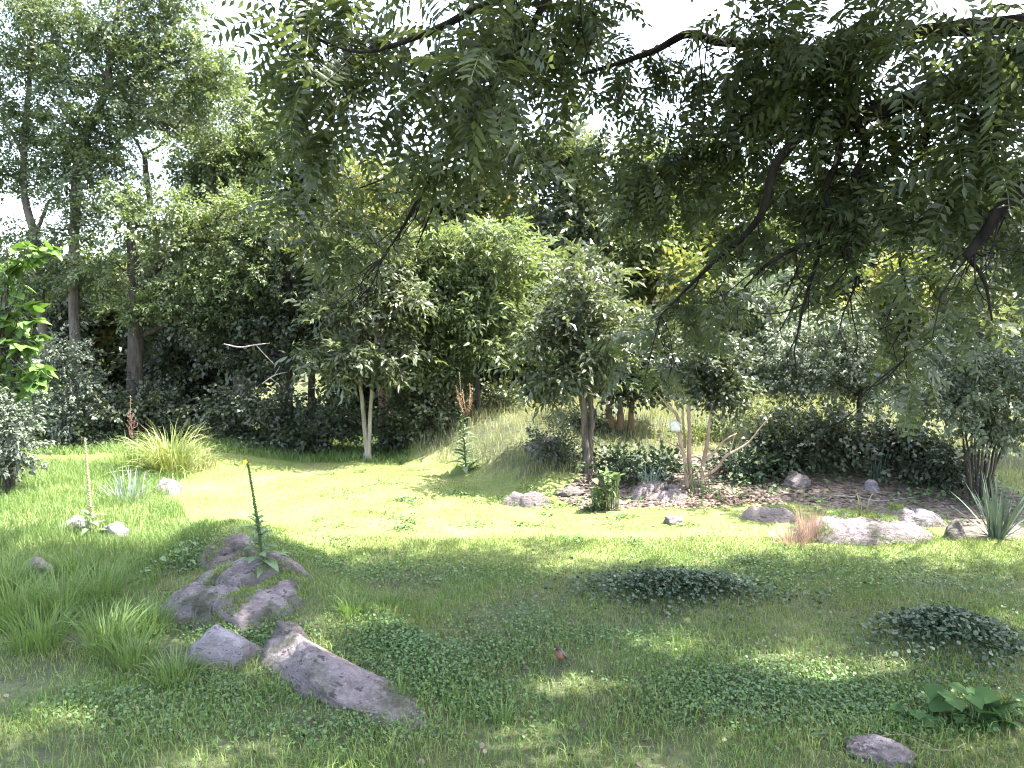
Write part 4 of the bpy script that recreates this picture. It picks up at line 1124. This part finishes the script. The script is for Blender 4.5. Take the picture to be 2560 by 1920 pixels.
# bark chips of the bed
n = 9000
X = g.uniform(0, 11, n); Y = g.uniform(12, 19, n)
k = bed_mask(X, Y); X, Y = X[k], Y[k]
leaf_carpet('mulch', X, Y, g.uniform(.03, .09, len(X)), g.uniform(.005, .03, len(X)), M['mulch'], g, 'brown bark mulch and dead leaves on the shrub bed', 'mulch', .15)
X = np.concatenate([g.uniform(-1.2, 1.2, 700) + G(1790, 1250)[0]]); Y = g.normal(0, .3, 700) + G(1790, 1250)[1]
leaf_carpet('leaf_litter', X, Y, g.uniform(.03, .08, 700), g.uniform(.01, .04, 700), M['pink_dry'], g, 'pinkish dry leaf litter on the lawn edge under the smooth stems', 'litter', .2)

# periwinkle running through the bed
n = 5200
X = g.uniform(0, 11, n); Y = g.uniform(12, 19, n)
k = bed_mask(X, Y) & (lump(X, Y, .9, 4.) > -.05); X, Y = X[k], Y[k]
leaf_carpet('bed_creeper', X, Y, g.uniform(.04, .09, len(X)), g.uniform(.03, .18, len(X)), M['clover'], g, 'creeping green leaves running through the shrub bed', 'ground cover', .4)

# dead leaves dropped on the shaded turf, and weeds in the lawn
n = 600
y = g.uniform(5, 10.5, n); x = g.uniform(-1, 1, n) * (y * .72 + .3)
k = (lump(x, y, 1.0, 1.0) < .1) | (g.uniform(0, 1, n) < .3); x, y = x[k], y[k]
leaf_carpet('dead_leaves', x, y, g.uniform(.02, .06, len(x)), g.uniform(.0, .035, len(x)), M['mulch'], g, 'brown dead leaves scattered over the shaded turf', 'litter', .4)
X, Y = [], []
for _ in range(90):
    yy = g.uniform(10, 17.5); xx = g.uniform(-.3, .55) * yy
    u, v = blob(g, int(g.integers(10, 60)), xx, yy, g.uniform(.1, .5), g.uniform(.1, .3)); X.append(u); Y.append(v)
X, Y = np.concatenate(X), np.concatenate(Y)
k = ~bed_mask(X, Y) & off_rocks(X, Y) & (H(X, Y) < .25); X, Y = X[k], Y[k]
leaf_carpet('lawn_weeds', X, Y, g.uniform(.025, .055, len(X)), g.uniform(.02, .06, len(X)), M['clover'], g, 'flat weeds sprinkled through the sunlit lawn', 'weeds', .3)

# ivy mounds
for lab, cx, cy, rx, ry, n, lift in [('long low mound of dark small-leaved creeper in the turf', 2.05, 8.75, 1.15, .42, 3600, .05), ('rounded mound of dark small-leaved creeper near the right edge', 4.55, 7.35, .62, .5, 3200, .06)]:
    root = thing('creeper_mound', lab, 'plant', onground(cx, cy), 'mounds of dark creeper')
    u, v = blob(g, n, cx, cy, rx * .95, ry * .95)
    u2, v2 = blob(g, n // 3, cx + .1, cy, rx * 1.7, ry * 1.8)
    kk = lump(u2, v2, 2.2, 1.) > -.1
    u, v = np.concatenate([u, u2[kk]]), np.concatenate([v, v2[kk]]); n = len(u)
    leaf_carpet('foliage', u, v, g.uniform(.022, .055, n), g.uniform(.02, .14, n), M['ivy'], g, '', '', .5, root)

# ------------------------------------------------------------------ tussocks, iris, yucca
def tuft(name, label, px, py, n, length, width, lean, curve, mat, seed, spread=.1, cat='grass', group=None, separate=False, nseg=5, pname='blade', stiff=0.):
    g = np.random.default_rng(seed)
    b = G(px, py)
    root = thing(name, label, cat, b, group)
    mb = MB()
    for k in range(n):
        az = g.uniform(0, 2 * math.pi); rr = spread * math.sqrt(g.uniform())
        x, y = b[0] + rr * math.cos(az), b[1] + rr * math.sin(az)
        m1 = MB() if separate else mb
        strip(m1, (x, y, float(H(x, y)) - .02), az + g.normal(0, .5), length * g.uniform(.55, 1.1), abs(g.normal(0, lean)) + stiff * .02, curve * g.uniform(.4, 1.3), width * g.uniform(.7, 1.2), nseg, g.normal(0, .6))
        if separate: part(pname, m1, mat, root)
    if not separate: part('foliage', mb, mat, root, kind='stuff')
    return root

tuft('fountain_grass', 'big round tussock of arching grass behind the iris', 430, 1185, 480, 1.3, .016, .6, 2.3, M['tussock'], 201, .32)
tuft('grass_tussock', 'upright green grass tussock left of the big arching tussock', 330, 1175, 200, .85, .012, .25, 1.1, M['meadow'], 202, .35)
tuft('grass_tussock', 'yellowish weedy tussock right of the big arching tussock', 500, 1170, 140, .6, .014, .4, 1.2, M['dry'], 203, .35)
tus = [(40, 1560, .7, 'dark arching tussock at the left edge above the foreground turf'), (150, 1545, .72, 'second arching tussock from the left edge'), (100, 1620, .55, 'low arching tussock nearest the left foreground turf'), (250, 1500, .62, 'arching tussock left of the fractured ledge'),
       (270, 1625, .62, 'arching tussock with lit blades in front of the others'), (370, 1585, .5, 'arching tussock just left of the rounded pale boulder'), (330, 1660, .45, 'small tussock in front of the lit arching one'), (190, 1440, .5, 'tussock beside the grey rock sunk in the grass'), (440, 1700, .35, 'short tussock below the rounded pale boulder'), (20, 1480, .6, 'tussock behind the dark one at the left edge')]
for k, (px, py, ln, lab) in enumerate(tus):
    tuft('grass_tussock', lab, px, py, 190, ln, .011, .4, 1.6, M['meadow'], 210 + k, .22, 'grass', 'arching grass tussocks beside the outcrop')
tuft('grass_tussock', 'light green tussock in the sun patch beside the outcrop', 880, 1535, 70, .35, .012, .5, 1.5, M['meadow'], 224, .12)
tuft('grass_tussock', 'light green tussock behind the straw-coloured sun patch', 985, 1515, 60, .3, .012, .5, 1.4, M['meadow'], 225, .12)
tuft('grass_tussock', 'small bright tussock at the tip of the long ribbed slab', 1000, 1745, 40, .26, .01, .4, 1.2, M['meadow'], 226, .06)
tuft('grass_tussock', 'small bright tussock below the clover strip', 1255, 1810, 40, .24, .012, .5, 1.3, M['meadow'], 227, .07)
tuft('dry_grass_tuft', 'pink dried grass tuft standing before the broad ribbed ledge', 2020, 1352, 150, .6, .009, .16, .5, M['pink_dry'], 228, .16)
tuft('dry_grass_tuft', 'low sprawling pink dried grass left of the upright tuft', 1975, 1358, 150, .4, .01, .6, .9, M['pink_dry'], 229, .25)
tuft('grass_tussock', 'small pale tuft of wide blades behind the broad ribbed ledge', 2160, 1292, 22, .5, .02, .3, 1.6, M['dry'], 230, .07)
tuft('iris_clump', 'blue-green iris clump left of the pale pinkish rock', 322, 1250, 74, .64, .021, .5, .6, M['iris'], 231, .3, 'plant', None, True)
tuft('yucca', 'yucca with stiff grey-green blades at the right edge', 2492, 1345, 64, 1.05, .034, .45, .35, M['yucca'], 232, .1, 'plant', None, True)
tuft('yucca', 'upright yucca standing in the middle of the shrub bed', 2188, 1200, 34, 1.0, .03, .2, .3, M['yucca'], 233, .1, 'plant', None, True)
tuft('lily_clump', 'clump of strappy lily leaves left of the smooth stems', 1625, 1225, 34, .6, .026, .3, 1.1, M['iris'], 234, .12, 'plant', None, True)

# ------------------------------------------------------------------ mulleins and dock
def felt_leaf(l, w, curl):
    n = 6; V = []
    for k in range(n + 1):
        t = k / n
        hw = w * .5 * math.sin(math.pi * min(1, .08 + t * .92)) ** .7 if t < 1 else .002
        z = .35 * l * t - curl * l * t * t
        V += [[t * l, -hw, z + .12 * hw], [t * l, 0, z - .05 * w], [t * l, hw, z + .12 * hw]]
    q = []
    for k in range(n):
        a = 3 * k
        q += [[a, a + 1, a + 4, a + 3], [a + 1, a + 2, a + 5, a + 4]]
    return np.array(V), np.array(q)
ML = []
for c in (.45, .6, .8):
    V, q = felt_leaf(1.0, .34, c)
    me = MB().add(V, q).mesh('mullein_leaf', smooth=True); me.materials.append(M['mullein']); ML.append(me)
def knob(mb, p, r, g):
    V = np.array([[1, 0, 0], [-1, 0, 0], [0, 1, 0], [0, -1, 0], [0, 0, 1.3], [0, 0, -1]]) * r * g.uniform(.7, 1.3) + p
    mb.add(V, tris=[[0, 2, 4], [2, 1, 4], [1, 3, 4], [3, 0, 4], [2, 0, 5], [1, 2, 5], [3, 1, 5], [0, 3, 5]])
def spike(mb, path, r, g, t0=0., dens=130):
    for k in range(dens):
        t = t0 + (1 - t0) * k / dens
        i = t * (len(path) - 1); a = int(min(i, len(path) - 2)); p = path[a] + (path[a + 1] - path[a]) * (i - a)
        az = k * 2.4
        knob(mb, p + np.array([math.cos(az), math.sin(az), 0]) * r * (1.1 - .5 * t), r * .8 * (1.1 - .5 * t), g)
def mullein(label, base_px, top_px, leaf_h, leaf_l, nleaf, mat_st, seed, r=.013, flower=False, arms=None, mat_arm=None, spike_t=.35, dens=130, lift=0.):
    g = np.random.default_rng(seed)
    b = G(*base_px); d = b[1]
    top = P(*top_px, d)
    b = b + np.array([0, 0, lift])
    root = thing('mullein', label, 'plant', b, 'mullein plants')
    path = smooth_path([b - [0, 0, .05], b * .6 + top * .4 + [0.01, 0, 0], top], 8)
    mb = MB(); tube(mb, path, np.linspace(r, r * .5, len(path)), 7)
    part('stalk', mb, M[mat_st], root, True)
    mb = MB(); spike(mb, path, r * 1.2, g, spike_t, dens)
    part('flower_spike', mb, mat_arm or M[mat_st], root)
    for k in range(nleaf):
        t = k / nleaf
        z = leaf_h * t ** .9
        p = b + (top - b) * (z / (top[2] - b[2])) + [0, 0, .02]
        az = k * 2.399 + g.normal(0, .2)
        s = leaf_l * (1 - .72 * t) * g.uniform(.85, 1.15)
        el = .25 + .35 * t
        x = np.array([math.cos(az) * math.cos(el), math.sin(az) * math.cos(el), math.sin(el)])
        F = frames(x[None], .15, g)[0]
        placed('leaf', ML[k % 3], (F * s, p), root)
    if flower:
        for az in range(5):
            a = az * 1.2566
            mb = MB(); V, q = felt_leaf(.03, .028, .2)
            mb.add(V @ rot_z(a).T @ rot_x(1.2).T + top + [-.015, -.02, -.02], q); part('petal', mb, M['flower'], root)
        for az in range(4):
            mb = MB(); V, q = felt_leaf(.022, .02, .2)
            mb.add(V @ rot_z(az * 1.6).T + top + [.03, -.01, -.05], q); part('petal', mb, M['flower'], root)
    if arms:
        for pts in arms:
            pp = smooth_path([P(x, y, d) + [0, g.normal(0, .05) * i, 0] for i, (x, y) in enumerate(pts)], 6)
            mb = MB(); tube(mb, pp, np.linspace(r * .9, r * .5, len(pp)), 6); spike(mb, pp, r * .95, g, .15, 50)
            part('side_spike', mb, mat_arm or M[mat_st], root, False)
    return root
mullein('tall dark mullein with a yellow flower on top beside the outcrop', (662, 1462), (618, 1150), .70, .34, 38, 'green_stalk', 301, .015, True, spike_t=.42, lift=.16)
mullein('pale mullein with a pinkish tip growing between two pale rocks', (228, 1338), (212, 1095), .42, .34, 14, 'pale_stalk', 302, .018, spike_t=.3, mat_arm=M['pale_stalk'])
mullein('branched mullein like a rusty candelabra at the foot of the bank', (1165, 1180), (1148, 930), 1.35, .42, 46, 'green_stalk', 303, .015,
        arms=[[(1163, 1040), (1150, 1010), (1141, 985), (1138, 965)], [(1164, 1040), (1152, 1015), (1146, 990), (1144, 975)], [(1166, 1040), (1174, 1010), (1175, 985), (1173, 960)], [(1167, 1042), (1176, 1015), (1179, 995), (1178, 975)], [(1165, 1035), (1158, 1000), (1155, 975)]], mat_arm=M['rust'], spike_t=.55, dens=70)
# rusty dock
b = G(328, 1168); d = b[1]
root = thing('dock_plant', 'rust coloured dock spike with a thin bare tip behind the meadow', 'plant', b)
path = smooth_path([b, P(330, 1090, d), P(326, 1040, d), P(326, 992, d)], 8)
mb = MB(); tube(mb, path, np.linspace(.014, .005, len(path)), 6); part('stalk', mb, M['dock'], root, True)
g = np.random.default_rng(310)
for k in range(16):
    t = .3 + .45 * k / 16
    p = path[int(t * (len(path) - 1))]
    az = k * 2.4; L_ = .26 * (1.15 - k / 20)
    e = p + np.array([math.cos(az) * .5, math.sin(az) * .4, .85]) * L_
    mb = MB(); pp = limb_path(p, e, .0, 6); tube(mb, pp, np.linspace(.006, .003, len(pp)), 4); spike(mb, pp, .011, g, .15, 22)
    part('seed_branch', mb, M['dock'], root)
mb = MB(); knob(mb, path[-1], .016, g); part('tip', mb, M['pale_stalk'], root)

# ------------------------------------------------------------------ trailing plant, burdock, low plants
def leafy(name, label, px, py, boxes, d, n, leaf, mat, seed, size):
    g = np.random.default_rng(seed)
    b = G(px, py)
    root = thing(name, label, 'plant', b)
    V, q, t = heart_leaf(*leaf)
    me = MB().add(V, q, t).mesh('leaf'); me.materials.append(mat)
    mb = MB()
    for x, y, rx, ry in boxes:
        c = P(x, y, d); s = d / FPX
        for k in range(n):
            p = c + g.uniform(-1, 1, 3) * np.array([rx * s, rx * s * .5, ry * s])
            p[2] = max(p[2], float(H(p[0], p[1])) + .05)
            dr = np.array([[g.normal(0, .8), g.normal(-.6, .5), g.normal(-.1, .3)]])
            placed('leaf', me, (frames(dr, .35, g)[0] * g.uniform(*size), p), root); mb = MB()
            sx, sy = p[0] * .85 + b[0] * .15, p[1] * .85 + b[1] * .15
            pp = limb_path([sx, sy, float(H(sx, sy))], p, .15, 5); tube(mb, pp, np.linspace(.007, .004, len(pp)), 4)
            part('stem', mb, M['green_stalk'], root)
    return root
dd = G(1530, 1285)[1] + .25
leafy('trailing_plant', 'pale leafy vine trailing down to the lawn left of the crumbly mauve bedrock', 1520, 1280, [(1530, 1190, 30, 12), (1505, 1215, 28, 16), (1490, 1245, 20, 18), (1480, 1275, 20, 10)], dd, 22, (.17, .14), M['hosta'], 320, (.5, .95))
dd = G(2420, 1830)[1] + .15
leafy('burdock', 'burdock with broad soft green leaves in the bottom right corner', 2420, 1850, [(2440, 1750, 95, 35), (2330, 1790, 90, 28), (2490, 1805, 70, 40), (2400, 1835, 110, 28)], dd, 22, (.17, .145), M['burdock'], 321, (.55, 1.15))
leafy('weed_plant', 'small leafy weed under the smooth stems', 1830, 1250, [(1820, 1235, 40, 10), (1740, 1165, 35, 10)], G(1800, 1240)[1] + .1, 16, (.12, .08), M['hosta'], 322, (.5, .9))
leafy('weed_plant', 'leafy weed growing at the summit of the outcrop', 500, 1400, [(490, 1375, 60, 20), (440, 1400, 60, 18), (560, 1385, 40, 15)], G(500, 1410)[1], 14, (.11, .08), M['mullein'], 323, (.5, 1.0))

# ------------------------------------------------------------------ smooth-barked shrub with the birdhouse
b = G(1735, 1218); d = b[1]
cm = thing('crape_myrtle', 'many-stemmed shrub with smooth tan bark in the sunlit bed', 'shrub', b)
stems = [[(1718, 1218, .034), (1712, 1150, .03), (1702, 1110, .027), (1697, 1060, .025), (1690, 1035, .022), (1665, 1010, .016), (1640, 980, .008)],
         [(1730, 1218, .036), (1723, 1140, .033), (1724, 1080, .03), (1722, 1030, .026), (1726, 960, .018), (1732, 890, .008)],
         [(1708, 1140, .016), (1697, 1120, .014), (1680, 1110, .011), (1640, 1088, .006)],
         [(1756, 1218, .038), (1758, 1160, .034), (1766, 1120, .03), (1773, 1070, .026), (1780, 1010, .02), (1790, 930, .01)],
         [(1760, 1152, .02), (1790, 1125, .018), (1812, 1100, .014), (1842, 1083, .008)],
         [(1758, 1192, .026), (1790, 1172, .024), (1815, 1140, .021), (1842, 1125, .018), (1872, 1105, .014), (1900, 1070, .010), (1928, 1038, .005)],
         [(1824, 1134, .012), (1830, 1110, .009), (1838, 1085, .005)],
         [(1712, 1120, .018), (1708, 1060, .016), (1706, 1000, .012), (1700, 930, .006)]]
g = np.random.default_rng(330)
for k, st in enumerate(stems):
    oy = [0, .12, -.05, .05, -.1, -.12, -.14, .18][k]
    pts = [P(x, y, d + oy * min(1, i / 2 + (0 if k in (0, 1, 3, 5) else 1))) for i, (x, y, r) in enumerate(st)]
    if st[0][1] > 1210: pts[0] = np.array([pts[0][0], pts[0][1], float(H(pts[0][0], pts[0][1])) - .05])
    sp = smooth_path(pts, 6); mb = MB()
    tube(mb, sp, np.interp(np.linspace(0, 1, len(sp)), np.linspace(0, 1, len(st)), [e[2] * 1.3 for e in st]), 8, .04)
    part('stem', mb, M['bark_smooth'], cm, True)
crown(cm, to_clumps([(1765, 955, 60, 34), (1800, 985, 50, 26), (1720, 915, 45, 30), (1850, 975, 42, 26), (1745, 890, 60, 32), (1810, 925, 55, 32), (1780, 850, 55, 35)], d + .15, .8), 'broad', M['broad_dark'], 95, (.6, .95), seed=331)

# birdhouse on the outer stem
hp = P(1688, 1065, d - .12)
bh = thing('birdhouse', 'small white birdhouse with pitched roof fixed to a smooth tan stem', 'birdhouse', hp - [0, 0, .11])
w2, dp, h1, h2 = .085, .07, .10, .16
c = hp - np.array([0, 0, .1])
V = np.array([[-w2, -dp, 0], [w2, -dp, 0], [w2, dp, 0], [-w2, dp, 0], [-w2, -dp, h1 + .03], [w2, -dp, h1 + .03], [w2, dp, h1 + .03], [-w2, dp, h1 + .03], [0, -dp, h2 + .04], [0, dp, h2 + .04]]) + c
part('body', MB().add(V, [[0, 1, 5, 4], [1, 2, 6, 5], [2, 3, 7, 6], [3, 0, 4, 7], [0, 3, 2, 1]], [[4, 5, 8], [6, 7, 9]]).add(V[[4, 8, 9, 7, 5, 6]] , [[0, 1, 2, 3], [1, 4, 5, 2]]), M['paint'], bh)
def slab(mb, a, b_, t, y0, y1):
    n = np.array([-(b_[1] - a[1]), 0, b_[0] - a[0]]); n = n / np.linalg.norm(n) * t
    pts = []
    for y in (y0, y1):
        for q in (a, b_):
            p = np.array([q[0], y, q[1]]) + c
            pts += [p, p + n]
    mb.add(pts, [[0, 2, 3, 1], [4, 5, 7, 6], [0, 1, 5, 4], [2, 6, 7, 3], [1, 3, 7, 5], [0, 4, 6, 2]])
for s in (-1, 1):
    mb = MB()
    a, e = ((-w2 - .02, h1 + .012), (0.0, h2 + .042)) if s < 0 else ((0.0, h2 + .042), (w2 + .02, h1 + .012))
    slab(mb, a, e, .012, -dp - .025, dp + .02)
    part('roof_panel', mb, M['paint'], bh)
mb = MB(); bx = w2 + .012
V = np.array([[x, y, z] for z in (-.012, -.001) for x, y in ((-bx, -dp - .03), (bx, -dp - .03), (bx, dp + .01), (-bx, dp + .01))]) + c
part('floor_board', mb.add(V, [[0, 3, 2, 1], [4, 5, 6, 7], [0, 1, 5, 4], [1, 2, 6, 5], [2, 3, 7, 6], [3, 0, 4, 7]]), M['stick'], bh)
a = np.linspace(0, 2 * np.pi, 14, endpoint=False)
V = np.vstack([np.stack([np.full(14, w2 + .0025), np.cos(a) * .018, np.sin(a) * .018 + .075], -1), [[w2 + .0025, 0, .075]]]) + c
part('entrance_hole', MB().add(V, tris=[[14, k, (k + 1) % 14] for k in range(14)]), M['hole'], bh)

# ------------------------------------------------------------------ sticks lying about
def stick(label, pts, r, mat='stick', lift=.02):
    pp = [G(*p) + [0, 0, lift] for p in pts]
    mb = MB(); sp = smooth_path(pp, 6); tube(mb, sp, np.linspace(r, r * .5, len(sp)), 6, .08)
    root = mb.mesh('stick', pp[0], True)
    o = link('stick', root, M[mat]); o.location = pp[0]
    return tag(o, label, 'stick', 'fallen sticks')
stick('long thin stick lying across the dark mulch', [(2085, 1243), (2140, 1245), (2200, 1255), (2290, 1245)], .012, 'dead')
stick('crooked stick curving before the round grey rock', [(1890, 1205), (1920, 1212), (1950, 1200), (1975, 1185)], .014)
stick('reddish stick lying at the back of the mulch by the silvery shrub', [(2290, 1222), (2330, 1230), (2375, 1222)], .016)
stick('second reddish stick close in front of the other by the silvery shrub', [(2310, 1240), (2350, 1236), (2400, 1228)], .012)
stick('pale stick leaning in the grass right of the outcrop', [(700, 1475), (712, 1455), (728, 1425)], .006, 'dead', .05)
stick('thin twig arching over the bluish rock at the bottom right', [(2140, 1870), (2190, 1855), (2260, 1850), (2330, 1875)], .007, 'stick', .04)
stick('thin twig crossing right of the bluish rock at the bottom', [(2300, 1880), (2370, 1885), (2410, 1870)], .008, 'stick', .03)
stick('bent twig on the bare soil left of the bluish rock', [(2020, 1850), (2070, 1842), (2110, 1860)], .008, 'stick', .03)

# ------------------------------------------------------------------ the robin
rb = G(1400, 1668)
rp = thing('bird', 'robin with a rusty breast standing upright in the shaded turf', 'bird', rb)
def loft(rings, sides=14):
    V = []
    for cx, cz, rx, rz, ang in rings:      # ring plane tilted by ang in the x-z plane; rx sideways(y), rz in plane
        for k in range(sides):
            a = 2 * math.pi * k / sides
            u, v = math.cos(a) * rx, math.sin(a) * rz
            V.append([cx + math.cos(ang) * v, u, cz + math.sin(ang) * v])
    q = []
    n = len(rings)
    for i in range(n - 1):
        for k in range(sides):
            k2 = (k + 1) % sides
            q.append([i * sides + k, i * sides + k2, (i + 1) * sides + k2, (i + 1) * sides + k])
    V += [[rings[0][0], 0, rings[0][1]], [rings[-1][0], 0, rings[-1][1]]]
    t = [[n * sides, (k + 1) % sides, k] for k in range(sides)] + [[n * sides + 1, (n - 1) * sides + k, (n - 1) * sides + (k + 1) % sides] for k in range(sides)]
    return np.array(V), np.array(q), np.array(t)
# profile from tail root to crown of the head; the bird looks toward -x
rings = [(.062, .050, .012, .010, .5), (.05, .062, .026, .024, .55), (.03, .080, .040, .040, .6), (.008, .100, .047, .048, .7), (-.012, .122, .045, .047, .8), (-.026, .142, .038, .038, .9), (-.034, .158, .028, .027, 1.0), (-.038, .170, .026, .025, .9), (-.042, .182, .026, .024, .8), (-.046, .194, .020, .017, .8), (-.048, .201, .009, .007, .8)]
V, q, t = loft(rings)
Yaw = rot_z(.65)
def bput(V): return (np.asarray(V, float) * 1.0) @ Yaw.T + rb + [0, 0, .02]
me = MB().add(bput(V), q, t).mesh('body', rp.location, True)
M['bird_back'] = solid_mat('bird_back', (.07, .06, .055), (.11, .095, .085), 60, .7, .1)
M['bird_breast'] = solid_mat('bird_breast', (.16, .07, .04), (.22, .095, .058), 60, .8, .1)
M['bird_head'] = solid_mat('bird_head', (.02, .018, .017), (.04, .035, .03), 60, .7, .1)
M['beak'] = solid_mat('beak', (.5, .3, .05), (.6, .38, .07), 20, .5, 0)
o = link('body', me, M['bird_back'], rp); me.materials.append(M['bird_breast']); me.materials.append(M['bird_head'])
Vl = np.array(V)
for p in me.polygons:
    cc = Vl[list(p.vertices)].mean(0)
    ax = (cc[0] + .034) + (cc[2] - .15) * .75            # ahead of the body's axis
    if cc[2] > .160: p.material_index = 2
    elif ax < -.006 and cc[2] > .062: p.material_index = 1
for s in (-1, 1):                                          # folded wings
    W = np.array([[-.012, s * .046, .135], [.012, s * .050, .105], [.04, s * .044, .075], [.082, s * .018, .040], [.05, s * .034, .100], [.014, s * .040, .135]])
    W2 = W + np.array([0, s * .004, 0])
    part('wing', MB().add(bput(np.vstack([W, W2])), [[0, 1, 4, 5], [1, 2, 3, 4], [6, 11, 10, 7], [7, 10, 9, 8], [0, 6, 7, 1], [1, 7, 8, 2], [2, 8, 9, 3], [3, 9, 10, 4], [4, 10, 11, 5], [5, 11, 6, 0]]), M['bird_back'], rp)
    lg = MB(); tube(lg, bput([[.012, s * .018, .062], [.004, s * .018, .030], [.006, s * .018, -.012]]), [.005, .0026, .0026], 6)
    for a in (-.5, 0, .5): tube(lg, bput([[.006, s * .018, -.010], [.006 - .024 * math.cos(a), s * .018 + .024 * math.sin(a), -.012]]), [.0024, .0014], 5)
    part('leg', lg, M['bird_head'], rp, True)
    ey = MB(); V2 = np.array([[1, 0, 0], [-1, 0, 0], [0, 1, 0], [0, -1, 0], [0, 0, 1], [0, 0, -1]]) * .0045 + [-.054, s * .021, .184]
    part('eye', ey.add(bput(V2), tris=[[0, 2, 4], [2, 1, 4], [1, 3, 4], [3, 0, 4], [2, 0, 5], [1, 2, 5], [3, 1, 5], [0, 3, 5]]), M['hole'], rp)
tl = np.array([[.055, -.012, .058], [.055, .012, .058], [.135, .017, .012], [.135, -.017, .012], [.055, -.012, .050], [.055, .012, .050], [.135, .017, .008], [.135, -.017, .008]])
part('tail', MB().add(bput(tl), [[0, 1, 2, 3], [4, 7, 6, 5], [0, 4, 5, 1], [1, 5, 6, 2], [2, 6, 7, 3], [3, 7, 4, 0]]), M['bird_head'], rp)
bk = np.array([[-.062, -.006, .182], [-.062, .006, .182], [-.062, 0, .190], [-.062, 0, .177], [-.088, 0, .178]])
part('beak', MB().add(bput(bk), tris=[[0, 2, 4], [2, 1, 4], [1, 3, 4], [3, 0, 4]]), M['beak'], rp)
